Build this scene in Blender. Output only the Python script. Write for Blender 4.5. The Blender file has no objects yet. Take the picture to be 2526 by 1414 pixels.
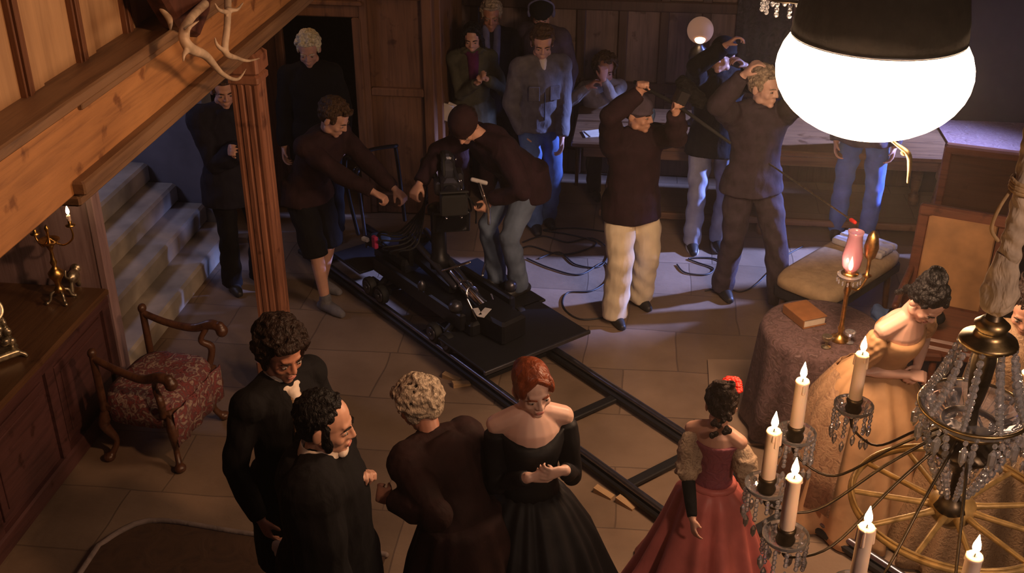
import bpy, math, random
import numpy as np
from mathutils import Vector, Matrix, Euler
rnd = random.Random(7)
SC = bpy.context.scene
COL = SC.collection
R = math.radians

# ---------------------------------------------------------------- camera
cam_data = bpy.data.cameras.new('camera')
cam = bpy.data.objects.new('camera', cam_data); COL.objects.link(cam)
cam.location = (0, 0, 4.15)
cam.rotation_euler = (R(90 - 27.9), 0, R(7))
cam_data.sensor_width = 36.0
cam_data.lens = 36.0 * 2796 / 2526
cam_data.clip_end = 100
SC.camera = cam

# ---------------------------------------------------------------- world, light, exposure
world = bpy.data.worlds.new('world'); SC.world = world; world.use_nodes = True
bg = world.node_tree.nodes['Background']
bg.inputs[0].default_value = (0.30, 0.24, 0.36, 1); bg.inputs[1].default_value = 0.05
# thin scatter volume added for the glow around the lantern
vs_ = world.node_tree.nodes.new('ShaderNodeVolumeScatter'); vs_.inputs['Density'].default_value = 0.0034; vs_.inputs['Color'].default_value = (1, .93, .86, 1); vs_.inputs['Anisotropy'].default_value = 0.6
world.node_tree.links.new(vs_.outputs['Volume'], world.node_tree.nodes['World Output'].inputs['Volume'])
def area(name, loc, target, color, power, size, sy=None):
    l = bpy.data.lights.new(name, 'AREA'); l.color = color; l.energy = power; l.size = size
    if sy: l.shape = 'RECTANGLE'; l.size_y = sy
    o = bpy.data.objects.new(name, l); COL.objects.link(o); o.location = loc
    o.rotation_euler = (Vector(target) - Vector(loc)).to_track_quat('-Z', 'Y').to_euler()
    return o
def point(name, loc, color, power, r=0.1):
    l = bpy.data.lights.new(name, 'POINT'); l.color = color; l.energy = power; l.shadow_soft_size = r
    o = bpy.data.objects.new(name, l); COL.objects.link(o); o.location = loc; return o
# added soft fills, overhead and behind the camera, in place of ambient light
area('hall_fill', (0.5, 5.5, 7.5), (0.2, 6.0, 0), (0.85, 0.55, 0.52), 16, 4.0)
area('front_fill', (0.5, -1.5, 4.5), (-0.5, 5.0, 1.0), (0.75, 0.50, 0.55), 7, 3.0)
# added cool fill that brightens the stair wall and steps

area('stair_fill', (-4.9, 7.3, 2.45), (-3.7, 7.6, 0.4), (0.52, 0.50, 0.80), 11, 0.5, 0.5)
# spots, among them an added warm one to brighten the gallery beam
def spot(name, loc, target, color, power, ang, blend=.5, r=.15):
    l = bpy.data.lights.new(name, 'SPOT'); l.color = color; l.energy = power; l.spot_size = R(ang); l.spot_blend = blend; l.shadow_soft_size = r
    o = bpy.data.objects.new(name, l); COL.objects.link(o); o.location = loc
    o.rotation_euler = (Vector(target) - Vector(loc)).to_track_quat('-Z', 'Y').to_euler(); return o
spot('gallery_fill', (1.6, 2.6, 4.4), (-2.3, 3.9, 2.75), (1.0, 0.52, 0.26), 350, 62, .6)
point('doorway_light', (-2.95, 8.62, 2.30), (1.0, 0.50, 0.18), 2.6, .05)
spot('window_light', (6.6, 9.6, 3.7), (0.0, 8.65, 0.0), (0.30, 0.40, 1.0), 9000, 24, .5, .22)
spot('chandelier_front_fill', (2.6, -0.6, 4.9), (0.95, 3.2, 2.0), (1.0, 0.66, 0.46), 330, 40, .8, .2)  # added spot to brighten the near chandelier and its candles
point('lantern_bulb', (0.975, 4.93, 2.15), (1.0, 0.55, 0.30), 56, 0.25)
SC.view_settings.view_transform = 'Standard'; SC.view_settings.look = 'None'
SC.view_settings.gamma = 1; SC.view_settings.use_curve_mapping = False
SC.view_settings.exposure = 0.15
SC.cycles.max_bounces = 6; SC.cycles.diffuse_bounces = 3; SC.cycles.glossy_bounces = 3; SC.cycles.transmission_bounces = 6; SC.cycles.volume_bounces = 0

# ---------------------------------------------------------------- materials
def nt_mat(name):
    m = bpy.data.materials.new(name); m.use_nodes = True
    nt = m.node_tree; b = nt.nodes['Principled BSDF']
    return m, nt, b
def N(nt, t, **kw):
    n = nt.nodes.new(t)
    for k, v in kw.items():
        if k in n.inputs: n.inputs[k].default_value = v
        else: setattr(n, k, v)
    return n
def coords(nt, scale=(1, 1, 1), rot=(0, 0, 0)):
    tc = N(nt, 'ShaderNodeTexCoord'); mp = N(nt, 'ShaderNodeMapping')
    mp.inputs['Scale'].default_value = scale; mp.inputs['Rotation'].default_value = rot
    nt.links.new(tc.outputs['Object'], mp.inputs['Vector']); return mp.outputs['Vector']
def ramp(nt, fac, stops):
    r = N(nt, 'ShaderNodeValToRGB'); e = r.color_ramp.elements
    while len(e) < len(stops): e.new(0.5)
    for el, (p, c) in zip(e, stops): el.position = p; el.color = (*c, 1)
    nt.links.new(fac, r.inputs['Fac']); return r.outputs['Color']
def bump(nt, b, h, st, dist=0.01):
    n = N(nt, 'ShaderNodeBump'); n.inputs['Strength'].default_value = st; n.inputs['Distance'].default_value = dist
    nt.links.new(h, n.inputs['Height']); nt.links.new(n.outputs['Normal'], b.inputs['Normal'])
def mul(c, k): return tuple(min(1, x * k) for x in c[:3])
def cloth(name, c, rough=0.85, var=0.25, sc=14, bs=0.25, sheen=0.0, metal=0.0):
    m, nt, b = nt_mat(name)
    n = N(nt, 'ShaderNodeTexNoise', Scale=sc, Detail=4.0); nt.links.new(coords(nt), n.inputs['Vector'])
    nt.links.new(ramp(nt, n.outputs['Fac'], [(0.3, mul(c, 1 - var)), (0.7, mul(c, 1 + var))]), b.inputs['Base Color'])
    b.inputs['Roughness'].default_value = rough; b.inputs['Metallic'].default_value = metal
    b.inputs['Specular IOR Level'].default_value = 0.25
    if sheen: b.inputs['Sheen Weight'].default_value = sheen
    n2 = N(nt, 'ShaderNodeTexNoise', Scale=sc * 1.2, Detail=3.0, Distortion=0.6); nt.links.new(coords(nt, (1, 1, 0.45)), n2.inputs['Vector'])
    bump(nt, b, n2.outputs['Fac'], bs, 0.03)
    return m
def wood(name, c1, c2, axis='x', rough=0.5, sc=1.0, bs=0.25, spots=True):
    m, nt, b = nt_mat(name)
    s = {'x': (0.6, 9, 9), 'y': (9, 0.6, 9), 'z': (9, 9, 0.6)}[axis]
    v = coords(nt, tuple(k * sc for k in s))
    n = N(nt, 'ShaderNodeTexNoise', Scale=3.0, Detail=8.0, Roughness=0.65, Distortion=0.5); nt.links.new(v, n.inputs['Vector'])
    col = ramp(nt, n.outputs['Fac'], [(0.28, mul(c2, 0.9)), (0.5, c1), (0.75, mul(c1, 1.25))])
    n3 = N(nt, 'ShaderNodeTexNoise', Scale=1.6, Detail=3.0); nt.links.new(coords(nt), n3.inputs['Vector'])
    mx = N(nt, 'ShaderNodeMixRGB', blend_type='MULTIPLY'); mx.inputs[0].default_value = 0.7
    nt.links.new(col, mx.inputs[1]); nt.links.new(ramp(nt, n3.outputs['Fac'], [(0.35, (0.62, 0.55, 0.5)), (0.65, (1, 1, 1))]), mx.inputs[2])
    out = mx.outputs[0]
    if spots:
        n4 = N(nt, 'ShaderNodeTexNoise', Scale=7.0, Detail=5.0); nt.links.new(coords(nt, (1, 1, 1)), n4.inputs['Vector'])
        m2 = N(nt, 'ShaderNodeMixRGB', blend_type='MULTIPLY'); m2.inputs[0].default_value = 0.8
        nt.links.new(out, m2.inputs[1]); nt.links.new(ramp(nt, n4.outputs['Fac'], [(0.30, (0.35, 0.25, 0.2)), (0.38, (1, 1, 1))]), m2.inputs[2]); out = m2.outputs[0]
    nt.links.new(out, b.inputs['Base Color']); b.inputs['Roughness'].default_value = rough
    bump(nt, b, n.outputs['Fac'], bs, 0.01); return m
def plain(name, c, rough=0.5, metal=0.0, coat=0.0, var=0.15, sc=20, trans=0.0, bs=0.1):
    m, nt, b = nt_mat(name)
    n = N(nt, 'ShaderNodeTexNoise', Scale=sc, Detail=3.0); nt.links.new(coords(nt), n.inputs['Vector'])
    nt.links.new(ramp(nt, n.outputs['Fac'], [(0.3, mul(c, 1 - var)), (0.7, mul(c, 1 + var))]), b.inputs['Base Color'])
    b.inputs['Roughness'].default_value = rough; b.inputs['Metallic'].default_value = metal
    b.inputs['Coat Weight'].default_value = coat; b.inputs['Transmission Weight'].default_value = trans
    if bs: bump(nt, b, n.outputs['Fac'], bs, 0.005)
    return m
def glow(name, c, s):
    m, nt, b = nt_mat(name)
    b.inputs['Base Color'].default_value = (*c, 1); b.inputs['Emission Color'].default_value = (*c, 1)
    b.inputs['Emission Strength'].default_value = s; b.inputs['Roughness'].default_value = 0.6; return m
def patterned(name, cols, sc=9, rough=0.85, cell=True, metal=0):
    m, nt, b = nt_mat(name); v = coords(nt)
    n = N(nt, 'ShaderNodeTexNoise', Scale=sc, Detail=5.0, Distortion=1.6); nt.links.new(v, n.inputs['Vector'])
    k = len(cols); st = [(0.3 + 0.42 * i / (k - 1), c) for i, c in enumerate(cols)]
    nt.links.new(ramp(nt, n.outputs['Fac'], st), b.inputs['Base Color'])
    b.inputs['Roughness'].default_value = rough; b.inputs['Metallic'].default_value = metal
    bump(nt, b, n.outputs['Fac'], 0.4, 0.02); return m
def flagstone(name):
    m, nt, b = nt_mat(name)
    v = coords(nt, (1, 1, 1), (0, 0, R(0)))
    nz = N(nt, 'ShaderNodeTexNoise', Scale=1.1, Detail=2.0); nt.links.new(v, nz.inputs['Vector'])
    va = N(nt, 'ShaderNodeVectorMath', operation='MULTIPLY_ADD'); nt.links.new(nz.outputs['Color'], va.inputs[0]); va.inputs[1].default_value = (0.10, 0.10, 0); nt.links.new(v, va.inputs[2])
    br = N(nt, 'ShaderNodeTexBrick'); br.inputs['Scale'].default_value = 1.0
    br.inputs['Brick Width'].default_value = 0.82; br.inputs['Row Height'].default_value = 0.56; br.inputs['Mortar Size'].default_value = 0.007
    br.inputs['Mortar Smooth'].default_value = 0.6; br.offset = 0.42; br.squash = 0.8; br.squash_frequency = 3
    br.inputs['Color1'].default_value = (0.30, 0.215, 0.155, 1); br.inputs['Color2'].default_value = (0.215, 0.155, 0.11, 1); br.inputs['Mortar'].default_value = (0.16, 0.115, 0.085, 1)
    nt.links.new(va.outputs[0], br.inputs['Vector'])
    n2 = N(nt, 'ShaderNodeTexNoise', Scale=1.7, Detail=6.0, Roughness=0.6); nt.links.new(v, n2.inputs['Vector'])
    mx = N(nt, 'ShaderNodeMixRGB', blend_type='MULTIPLY'); mx.inputs[0].default_value = 0.8
    nt.links.new(br.outputs['Color'], mx.inputs[1]); nt.links.new(ramp(nt, n2.outputs['Fac'], [(0.3, (0.62, 0.58, 0.55)), (0.7, (1.15, 1.12, 1.1))]), mx.inputs[2])
    nt.links.new(mx.outputs[0], b.inputs['Base Color']); b.inputs['Roughness'].default_value = 0.42
    n5 = N(nt, 'ShaderNodeTexNoise', Scale=22.0, Detail=4.0); nt.links.new(v, n5.inputs['Vector'])
    ad = N(nt, 'ShaderNodeMath', operation='MULTIPLY_ADD'); nt.links.new(br.outputs['Fac'], ad.inputs[0]); ad.inputs[1].default_value = -1.0; nt.links.new(n5.outputs['Fac'], ad.inputs[2])
    bump(nt, b, ad.outputs[0], 0.25, 0.01); return m

M = {}
M['floor'] = flagstone('flagstone')
M['stone'] = plain('stair_stone', (0.36, 0.32, 0.27), 0.75, sc=4, var=0.3, bs=0.3)
M['plaster'] = plain('blue_grey_plaster', (0.20, 0.20, 0.24), 0.85, sc=3, var=0.25, bs=0.3)
M['beam'] = wood('beam_oak', (0.46, 0.225, 0.085), (0.26, 0.115, 0.045), 'y', 0.55, 0.8)
M['ledge'] = wood('ledge_oak', (0.24, 0.14, 0.075), (0.13, 0.07, 0.04), 'y', 0.5, 0.8, spots=False)
M['panel'] = wood('panel_oak', (0.47, 0.29, 0.155), (0.38, 0.22, 0.115), 'z', 0.5, 0.5, 0.1, spots=False)
M['moulding'] = wood('moulding_oak', (0.16, 0.065, 0.03), (0.09, 0.035, 0.018), 'z', 0.45)
M['post'] = wood('post_oak', (0.30, 0.13, 0.075), (0.13, 0.05, 0.03), 'z', 0.5)
M['screen'] = wood('screen_oak', (0.21, 0.10, 0.05), (0.12, 0.055, 0.028), 'z', 0.6)
M['walltrim'] = wood('wall_stiles', (0.10, 0.052, 0.038), (0.06, 0.03, 0.022), 'z', 0.5, spots=False)
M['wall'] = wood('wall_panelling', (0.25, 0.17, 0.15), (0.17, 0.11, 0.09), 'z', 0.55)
M['darkwall2'] = plain('shade_dark_wall', (0.05, 0.036, 0.030), 0.85, sc=3)  # near-black colour stands in for shade on the right of the back wall
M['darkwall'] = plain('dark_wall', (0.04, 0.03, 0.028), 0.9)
M['cab'] = wood('purple_brown_wood', (0.095, 0.04, 0.04), (0.055, 0.024, 0.026), 'y', 0.42)
M['partition'] = wood('partition_wood', (0.36, 0.25, 0.27), (0.25, 0.16, 0.18), 'z', 0.45, spots=False)
M['cabtop'] = wood('cabinet_top_wood', (0.13, 0.065, 0.03), (0.08, 0.036, 0.018), 'y', 0.4)
M['table'] = wood('table_oak', (0.20, 0.105, 0.05), (0.11, 0.055, 0.03), 'x', 0.4)
M['chair'] = wood('chair_dark_walnut', (0.10, 0.042, 0.022), (0.05, 0.02, 0.012), 'x', 0.35)
M['redwood'] = wood('mahogany', (0.17, 0.06, 0.032), (0.09, 0.03, 0.018), 'x', 0.35)
M['leather'] = plain('tan_leather', (0.36, 0.19, 0.08), 0.45, sc=6, var=0.3)
M['black'] = plain('black_metal', (0.014, 0.014, 0.018), 0.38, 0.3)
M['rubber'] = plain('black_rubber', (0.012, 0.012, 0.013), 0.7)
M['deck'] = plain('black_plate', (0.012, 0.012, 0.015), 0.55, 0.1)
M['chrome'] = plain('chrome', (0.75, 0.75, 0.78), 0.18, 1.0)
M['rail'] = plain('rail_steel', (0.20, 0.20, 0.25), 0.30, 0.9)
M['gun'] = plain('gunmetal', (0.10, 0.10, 0.12), 0.35, 0.8)
M['brass'] = plain('aged_brass', (0.75, 0.45, 0.14), 0.32, 1.0, sc=30, var=0.35)
M['brassdark'] = plain('tarnished_brass', (0.34, 0.24, 0.12), 0.38, 1.0, sc=30, var=0.4)
M['gilt'] = plain('gilt', (0.50, 0.44, 0.32), 0.35, 0.9, sc=40, var=0.4)
M['bronze'] = plain('dark_bronze', (0.10, 0.075, 0.05), 0.4, 0.9, sc=30, var=0.3)
M['crystal'] = plain('crystal', (0.92, 0.92, 1.0), 0.0, 0.0, 0.6, 0.02, 30, 0.85, 0)
M['wax'] = plain('wax', (0.95, 0.72, 0.60), 0.45, var=0.04, bs=0)
M['wax'].node_tree.nodes['Principled BSDF'].inputs['Subsurface Weight'].default_value = 0.3
M['wax'].node_tree.nodes['Principled BSDF'].inputs['Subsurface Radius'].default_value = (0.05, 0.02, 0.01)
M['flame'] = glow('flame', (1.0, 0.70, 0.34), 22)
M['wick'] = plain('wick', (0.02, 0.02, 0.02), 0.9)
M['lantern'] = glow('lantern_silk', (1.0, 0.66, 0.40), 19.0)
M['skirt'] = cloth('black_duvetyne', (0.030, 0.022, 0.018), 0.95)
M['globe'] = glow('lamp_globe_glass', (0.42, 0.22, 0.14), 0.35)
M['globe_hot'] = glow('lamp_flame', (1.0, 0.60, 0.25), 12)
M['antler'] = plain('antler', (0.50, 0.38, 0.27), 0.5, sc=12, var=0.3, bs=0.3)
M['plaque'] = wood('plaque_wood', (0.10, 0.035, 0.022), (0.05, 0.018, 0.012), 'z', 0.5)
M['tapestry'] = patterned('floral_tapestry', [(0.05, 0.01, 0.015), (0.22, 0.05, 0.05), (0.10, 0.04, 0.05), (0.36, 0.27, 0.22), (0.16, 0.04, 0.05)], 17)
M['tcloth'] = patterned('purple_brocade_cloth', [(0.07, 0.038, 0.03), (0.15, 0.09, 0.095), (0.08, 0.045, 0.045), (0.20, 0.135, 0.14)], 16)
M['runner'] = patterned('rose_runner', [(0.16, 0.075, 0.07), (0.26, 0.15, 0.14), (0.20, 0.10, 0.10), (0.32, 0.22, 0.2)], 14)
M['hanging'] = patterned('dark_hanging', [(0.02, 0.018, 0.02), (0.05, 0.042, 0.045), (0.03, 0.025, 0.025), (0.09, 0.08, 0.085)], 8)
M['beige'] = cloth('beige_canvas', (0.45, 0.32, 0.19), 0.85, 0.15)
M['linen'] = cloth('striped_linen', (0.5, 0.47, 0.48), 0.85, 0.2)
M['rug'] = patterned('brown_rug', [(0.05, 0.025, 0.016), (0.085, 0.042, 0.022), (0.06, 0.03, 0.018)], 5)
M['rugedge'] = cloth('rug_border', (0.26, 0.20, 0.18), 0.9)
M['paper'] = plain('paper', (0.60, 0.52, 0.42), 0.7, var=0.08)
M['bookcover'] = plain('brown_calf', (0.26, 0.11, 0.04), 0.5)
M['cord'] = cloth('tan_sleeve', (0.46, 0.36, 0.28), 0.9, 0.3, 20, 0.8)
M['rope'] = cloth('rope', (0.42, 0.28, 0.15), 0.9, 0.2, 30)
M['blockwood'] = wood('pale_pine', (0.55, 0.37, 0.20), (0.40, 0.25, 0.13), 'x', 0.6, spots=False)
M['cable'] = plain('cable_rubber', (0.02, 0.02, 0.025), 0.5)
M['board'] = plain('pale_board', (0.33, 0.235, 0.17), 0.6, sc=3)
M['skin'] = plain('skin', (0.60, 0.33, 0.235), 0.45, sc=9, var=0.10, bs=0.05)
M['skinpale'] = plain('pale_skin', (0.78, 0.50, 0.40), 0.42, sc=7, var=0.06, bs=0.03)
M['skinred'] = plain('ruddy_skin', (0.50, 0.23, 0.15), 0.45, sc=9, var=0.12, bs=0.05)
for k in ('skin', 'skinpale', 'skinred'):
    bb = M[k].node_tree.nodes['Principled BSDF']; bb.inputs['Subsurface Weight'].default_value = 0.12; bb.inputs['Subsurface Radius'].default_value = (0.02, 0.008, 0.004)
M['eyewhite'] = plain('eye_white', (0.30, 0.25, 0.22), 0.2)
M['iris'] = plain('iris', (0.03, 0.02, 0.015), 0.15)
M['lip'] = plain('lip', (0.48, 0.17, 0.14), 0.45)
def hairm(n, c): return cloth(n, c, 0.5, 0.45, 60, 0.7)
M['h_dark'] = hairm('dark_hair', (0.022, 0.012, 0.009)); M['h_black'] = hairm('black_hair', (0.008, 0.007, 0.008))
M['h_brown'] = hairm('brown_hair', (0.075, 0.04, 0.02)); M['h_grey'] = hairm('grey_hair', (0.42, 0.33, 0.24))
M['h_white'] = hairm('white_hair', (0.75, 0.62, 0.42)); M['h_auburn'] = cloth('auburn_hair', (0.20, 0.045, 0.016), 0.36, 0.3, 30, 0.4)
M['black_wool'] = cloth('black_wool', (0.004, 0.0035, 0.005)); M['maroon'] = cloth('maroon_fleece', (0.026, 0.010, 0.016))
M['maroon2'] = cloth('dark_maroon_knit', (0.030, 0.012, 0.014)); M['navy'] = cloth('navy_coat', (0.013, 0.012, 0.022))
M['robe'] = cloth('oxblood_robe', (0.026, 0.009, 0.008), 0.8); M['greyjkt'] = cloth('grey_jacket', (0.135, 0.12, 0.125))
M['olive'] = cloth('olive_parka', (0.075, 0.07, 0.045)); M['purple'] = cloth('purple_scarf', (0.10, 0.012, 0.065))
M['bluegrey'] = cloth('blue_grey_scarf', (0.15, 0.15, 0.27)); M['violet'] = cloth('violet_grey_jacket', (0.085, 0.065, 0.095))
M['denim'] = cloth('blue_denim', (0.10, 0.17, 0.36), 0.85, 0.3, 7); M['denim2'] = cloth('faded_denim', (0.13, 0.17, 0.25), 0.85, 0.35, 7)
M['denim_bright'] = cloth('bright_denim', (0.09, 0.17, 0.46), 0.85, 0.3, 7)
M['paledenim'] = cloth('pale_denim', (0.34, 0.35, 0.44), 0.85, 0.25, 7)
M['cream'] = cloth('cream_trousers', (0.78, 0.66, 0.48), 0.85, 0.12, 7, 0.4)
M['char'] = cloth('charcoal_trousers', (0.060, 0.045, 0.06)); M['hoodie'] = cloth('violet_hoodie', (0.055, 0.040, 0.055))
M['shirt'] = cloth('white_linen', (0.72, 0.62, 0.54), 0.8, 0.06); M['greyshirt'] = cloth('grey_shirt', (0.26, 0.22, 0.20))
M['shoe'] = plain('dark_shoe', (0.02, 0.018, 0.018), 0.5); M['sneaker'] = cloth('grey_sneaker', (0.16, 0.15, 0.16))
M['sole'] = plain('pale_sole', (0.6, 0.6, 0.62), 0.6)
M['blacksilk'] = cloth('black_silk', (0.009, 0.008, 0.010), 0.6, 0.2, 6, 0.25)
M['redsilk'] = cloth('rose_red_silk', (0.55, 0.15, 0.13), 0.45, 0.2, 6, 0.4)
M['rosebodice'] = patterned('plum_brocade', [(0.20, 0.045, 0.07), (0.28, 0.07, 0.09), (0.22, 0.06, 0.09)], 22, 0.6)
M['lace'] = patterned('tan_lace', [(0.20, 0.12, 0.08), (0.50, 0.36, 0.24), (0.28, 0.18, 0.12)], 40, 0.8)
M['goldsilk'] = cloth('gold_silk', (0.52, 0.31, 0.16), 0.5, 0.2, 6, 0.4)
M['brownlace'] = patterned('bronze_lace', [(0.22, 0.12, 0.07), (0.40, 0.25, 0.14), (0.27, 0.15, 0.09)], 26, 0.6)
M['flower'] = plain('red_flower', (0.75, 0.03, 0.015), 0.5)
M['leaf'] = plain('dark_leaf', (0.03, 0.05, 0.02), 0.5)
M['waistcoat'] = patterned('gold_brown_waistcoat', [(0.22, 0.13, 0.07), (0.34, 0.22, 0.12), (0.18, 0.10, 0.05)], 40, 0.6)
M['rosewood_red'] = cloth('crimson_velvet', (0.35, 0.02, 0.015), 0.7)
M['screenglass'] = plain('monitor_glass', (0.01, 0.01, 0.014), 0.08)
M['blueled'] = glow('blue_indicator', (0.05, 0.07, 1.0), 1.6)
M['redtag'] = plain('pink_tag', (0.5, 0.03, 0.12), 0.6)
M['tape'] = plain('white_tape', (0.65, 0.62, 0.6), 0.6)
M['handpad'] = plain('grip_foam', (0.55, 0.52, 0.50), 0.6)
M['armglass'] = plain('smoky_glass', (0.55, 0.48, 0.40), 0.08, 0.0, 0.3, 0.1, 20, 0.92, 0)
M['giltwood'] = plain('gilded_wood', (0.52, 0.33, 0.12), 0.42, 0.35, sc=30, var=0.3)
M['inner'] = plain('pinkglass', (0.65, 0.35, 0.45), 0.1, 0, 0.3, 0.1, 10, 0.5)

# ---------------------------------------------------------------- mesh helpers
def V(*a): return Vector(a[0] if len(a) == 1 else a)
class SH:
    """collects closed shapes; M is the current transform"""
    def __init__(s): s.v = []; s.f = []; s.M = Matrix.Identity(4)
    def add(s, vs, fs):
        o = len(s.v); s.v += [tuple(s.M @ Vector(p)) for p in vs]; s.f += [tuple(i + o for i in f) for f in fs]
        return s
    def rings(s, rr, cap=True, closed=False):
        n = len(rr[0]); vs = [p for r in rr for p in r]; fs = []
        K = len(rr); rng = range(K if closed else K - 1)
        for i in rng:
            a = i * n; b = ((i + 1) % K) * n
            for j in range(n):
                k = (j + 1) % n; fs.append((a + j, a + k, b + k, b + j))
        if cap and not closed:
            fs.append(tuple(reversed(range(n)))); fs.append(tuple(range((K - 1) * n, K * n)))
        return s.add(vs, fs)
    def ell(s, c, r, rot=None, n=12, m=8):
        if not hasattr(r, '__len__'): r = (r, r, r)
        q = Euler(rot).to_matrix() if rot else Matrix.Identity(3)
        rr = []
        for i in range(m + 1):
            t = math.pi * (i / m); st = max(math.sin(t), 0.02); ct = -math.cos(t)
            rr.append([V(c) + q @ V(r[0] * st * math.cos(2 * math.pi * j / n), r[1] * st * math.sin(2 * math.pi * j / n), r[2] * ct) for j in range(n)])
        return s.rings(rr)
    def tube(s, pts, rad, n=10, flat=1.0, up=None, ends=True):
        pts = [V(p) for p in pts]
        if not hasattr(rad, '__len__'): rad = [rad] * len(pts)
        rr = []; K = len(pts); prev = None
        ext = []
        if ends:
            d0 = (pts[0] - pts[1]).normalized(); d1 = (pts[-1] - pts[-2]).normalized()
            P = [(pts[0] + d0 * rad[0] * 0.85, rad[0] * 0.5), (pts[0] + d0 * rad[0] * 0.5, rad[0] * 0.86)] + list(zip(pts, rad)) + [(pts[-1] + d1 * rad[-1] * 0.5, rad[-1] * 0.86), (pts[-1] + d1 * rad[-1] * 0.85, rad[-1] * 0.5)]
        else: P = list(zip(pts, rad))
        K = len(P)
        for i, (p, r) in enumerate(P):
            a = P[max(i - 1, 0)][0]; b = P[min(i + 1, K - 1)][0]; d = (b - a).normalized()
            if prev is None:
                h = V(up) if up is not None else (V(0, 0, 1) if abs(d.z) < 0.9 else V(0, 1, 0))
                x = d.cross(h).normalized()
            else: x = (prev - d * prev.dot(d)).normalized()
            prev = x; y = d.cross(x)
            rr.append([p + x * r * math.cos(2 * math.pi * j / n) + y * r * flat * math.sin(2 * math.pi * j / n) for j in range(n)])
        return s.rings(rr)
    def box(s, c, sz, rot=None, bev=0.0):
        q = Euler(rot).to_matrix() if rot else Matrix.Identity(3)
        x, y, z = [k / 2 for k in sz]
        if bev:
            b = min(bev, x * 0.49, y * 0.49, z * 0.49); rr = []
            for zz, ins in ((-z, b), (-z + b, 0), (z - b, 0), (z, b)):
                X_, Y_ = x - ins, y - ins; e = b * 0.7
                rr.append([V(c) + q @ V(px, py, zz) for px, py in ((-X_ + e, -Y_), (X_ - e, -Y_), (X_, -Y_ + e), (X_, Y_ - e), (X_ - e, Y_), (-X_ + e, Y_), (-X_, Y_ - e), (-X_, -Y_ + e))])
            return s.rings(rr)
        vs = [V(c) + q @ V(a * x, b * y, d * z) for a in (-1, 1) for b in (-1, 1) for d in (-1, 1)]
        return s.add(vs, [(0, 1, 3, 2), (4, 6, 7, 5), (0, 4, 5, 1), (2, 3, 7, 6), (0, 2, 6, 4), (1, 5, 7, 3)])
    def lathe(s, c, prof, n=20, sx=1, sy=1):
        return s.rings([[V(c) + V(r * sx * math.cos(2 * math.pi * j / n), r * sy * math.sin(2 * math.pi * j / n), z) for j in range(n)] for r, z in prof])
    def torus(s, c, r, t, n=36, m=8, rot=None, ry=None):
        q = Euler(rot).to_matrix() if rot else Matrix.Identity(3); ry = ry or r; rr = []
        for i in range(n):
            a = 2 * math.pi * i / n
            rr.append([V(c) + q @ V((r + t * math.cos(b)) * math.cos(a), (ry + t * math.cos(b)) * math.sin(a), t * math.sin(b)) for b in [2 * math.pi * j / m for j in range(m)]])
        return s.rings(rr, closed=True)
    def prism(s, poly, z0, z1):
        n = len(poly); vs = [(x, y, z0) for x, y in poly] + [(x, y, z1) for x, y in poly]
        return s.add(vs, [tuple(reversed(range(n))), tuple(range(n, 2 * n))] + [(i, (i + 1) % n, n + (i + 1) % n, n + i) for i in range(n)])
    def build(s, name, mat, parent=None, smooth=True, vox=0, sm=4, wr=0, wf=14, angle=None, **props):
        me = bpy.data.meshes.new(name); me.from_pydata(s.v, [], s.f)
        if vox:
            t = bpy.data.objects.new('tmp', me); COL.objects.link(t)
            md = t.modifiers.new('r', 'REMESH'); md.mode = 'VOXEL'; md.voxel_size = vox
            if sm: ms = t.modifiers.new('s', 'SMOOTH'); ms.factor = 0.5; ms.iterations = sm
            dg = bpy.context.evaluated_depsgraph_get()
            m2 = bpy.data.meshes.new_from_object(t.evaluated_get(dg)); m2.name = name
            bpy.data.objects.remove(t); bpy.data.meshes.remove(me); me = m2
            if wr:
                nv = len(me.vertices); co = np.empty(nv * 3); no = np.empty(nv * 3)
                me.vertices.foreach_get('co', co); me.vertices.foreach_get('normal', no)
                co = co.reshape(-1, 3); no = no.reshape(-1, 3); ph = rnd.random() * 9
                q = co * wf
                w1 = np.sin(q[:, 0] * 1.3 + 1.7 * np.sin(q[:, 2] * 0.55 + ph) + ph) * np.sin(q[:, 1] * 1.1 + 1.9 * np.sin(q[:, 2] * 0.8) + ph)
                w2 = np.sin(q[:, 2] * 2.1 + 2.2 * np.sin(q[:, 0] * 0.9 + ph) + 2.0 * np.sin(q[:, 1] * 1.2))
                co += no * ((w1 * 0.7 + w2 * 0.5) * wr)[:, None]
                me.vertices.foreach_set('co', co.ravel())
        for k in (mat if isinstance(mat, (list, tuple)) else [mat]): me.materials.append(k)
        me.polygons.foreach_set('use_smooth', [smooth] * len(me.polygons)); me.update()
        if smooth and angle:
            try: me.set_sharp_from_angle(angle=R(angle))
            except Exception: pass
        o = bpy.data.objects.new(name, me); COL.objects.link(o)
        if parent is not None: o.parent = parent
        for k, v in props.items(): o[k] = v
        return o
def thing(name, label, cat, loc=(0, 0, 0), rz=0, group=None):
    o = bpy.data.objects.new(name, None); COL.objects.link(o); o.location = loc; o.rotation_euler = (0, 0, rz)
    o.empty_display_size = 0.1; o['label'] = label; o['category'] = cat
    if group: o['group'] = group
    return o
def tag(o, label, cat, group=None):
    o['label'] = label; o['category'] = cat
    if group: o['group'] = group
    return o
def struct(o): o['kind'] = 'structure'; return o
def bez(pts, n=8):
    """smooth curve through points"""
    P = [V(p) for p in pts]; out = []
    for i in range(len(P) - 1):
        p0 = P[max(i - 1, 0)]; p1 = P[i]; p2 = P[i + 1]; p3 = P[min(i + 2, len(P) - 1)]
        for k in range(n):
            t = k / n
            out.append(0.5 * ((2 * p1) + (p2 - p0) * t + (2 * p0 - 5 * p1 + 4 * p2 - p3) * t * t + (3 * p1 - p0 - 3 * p2 + p3) * t ** 3))
    out.append(P[-1]); return out
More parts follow.
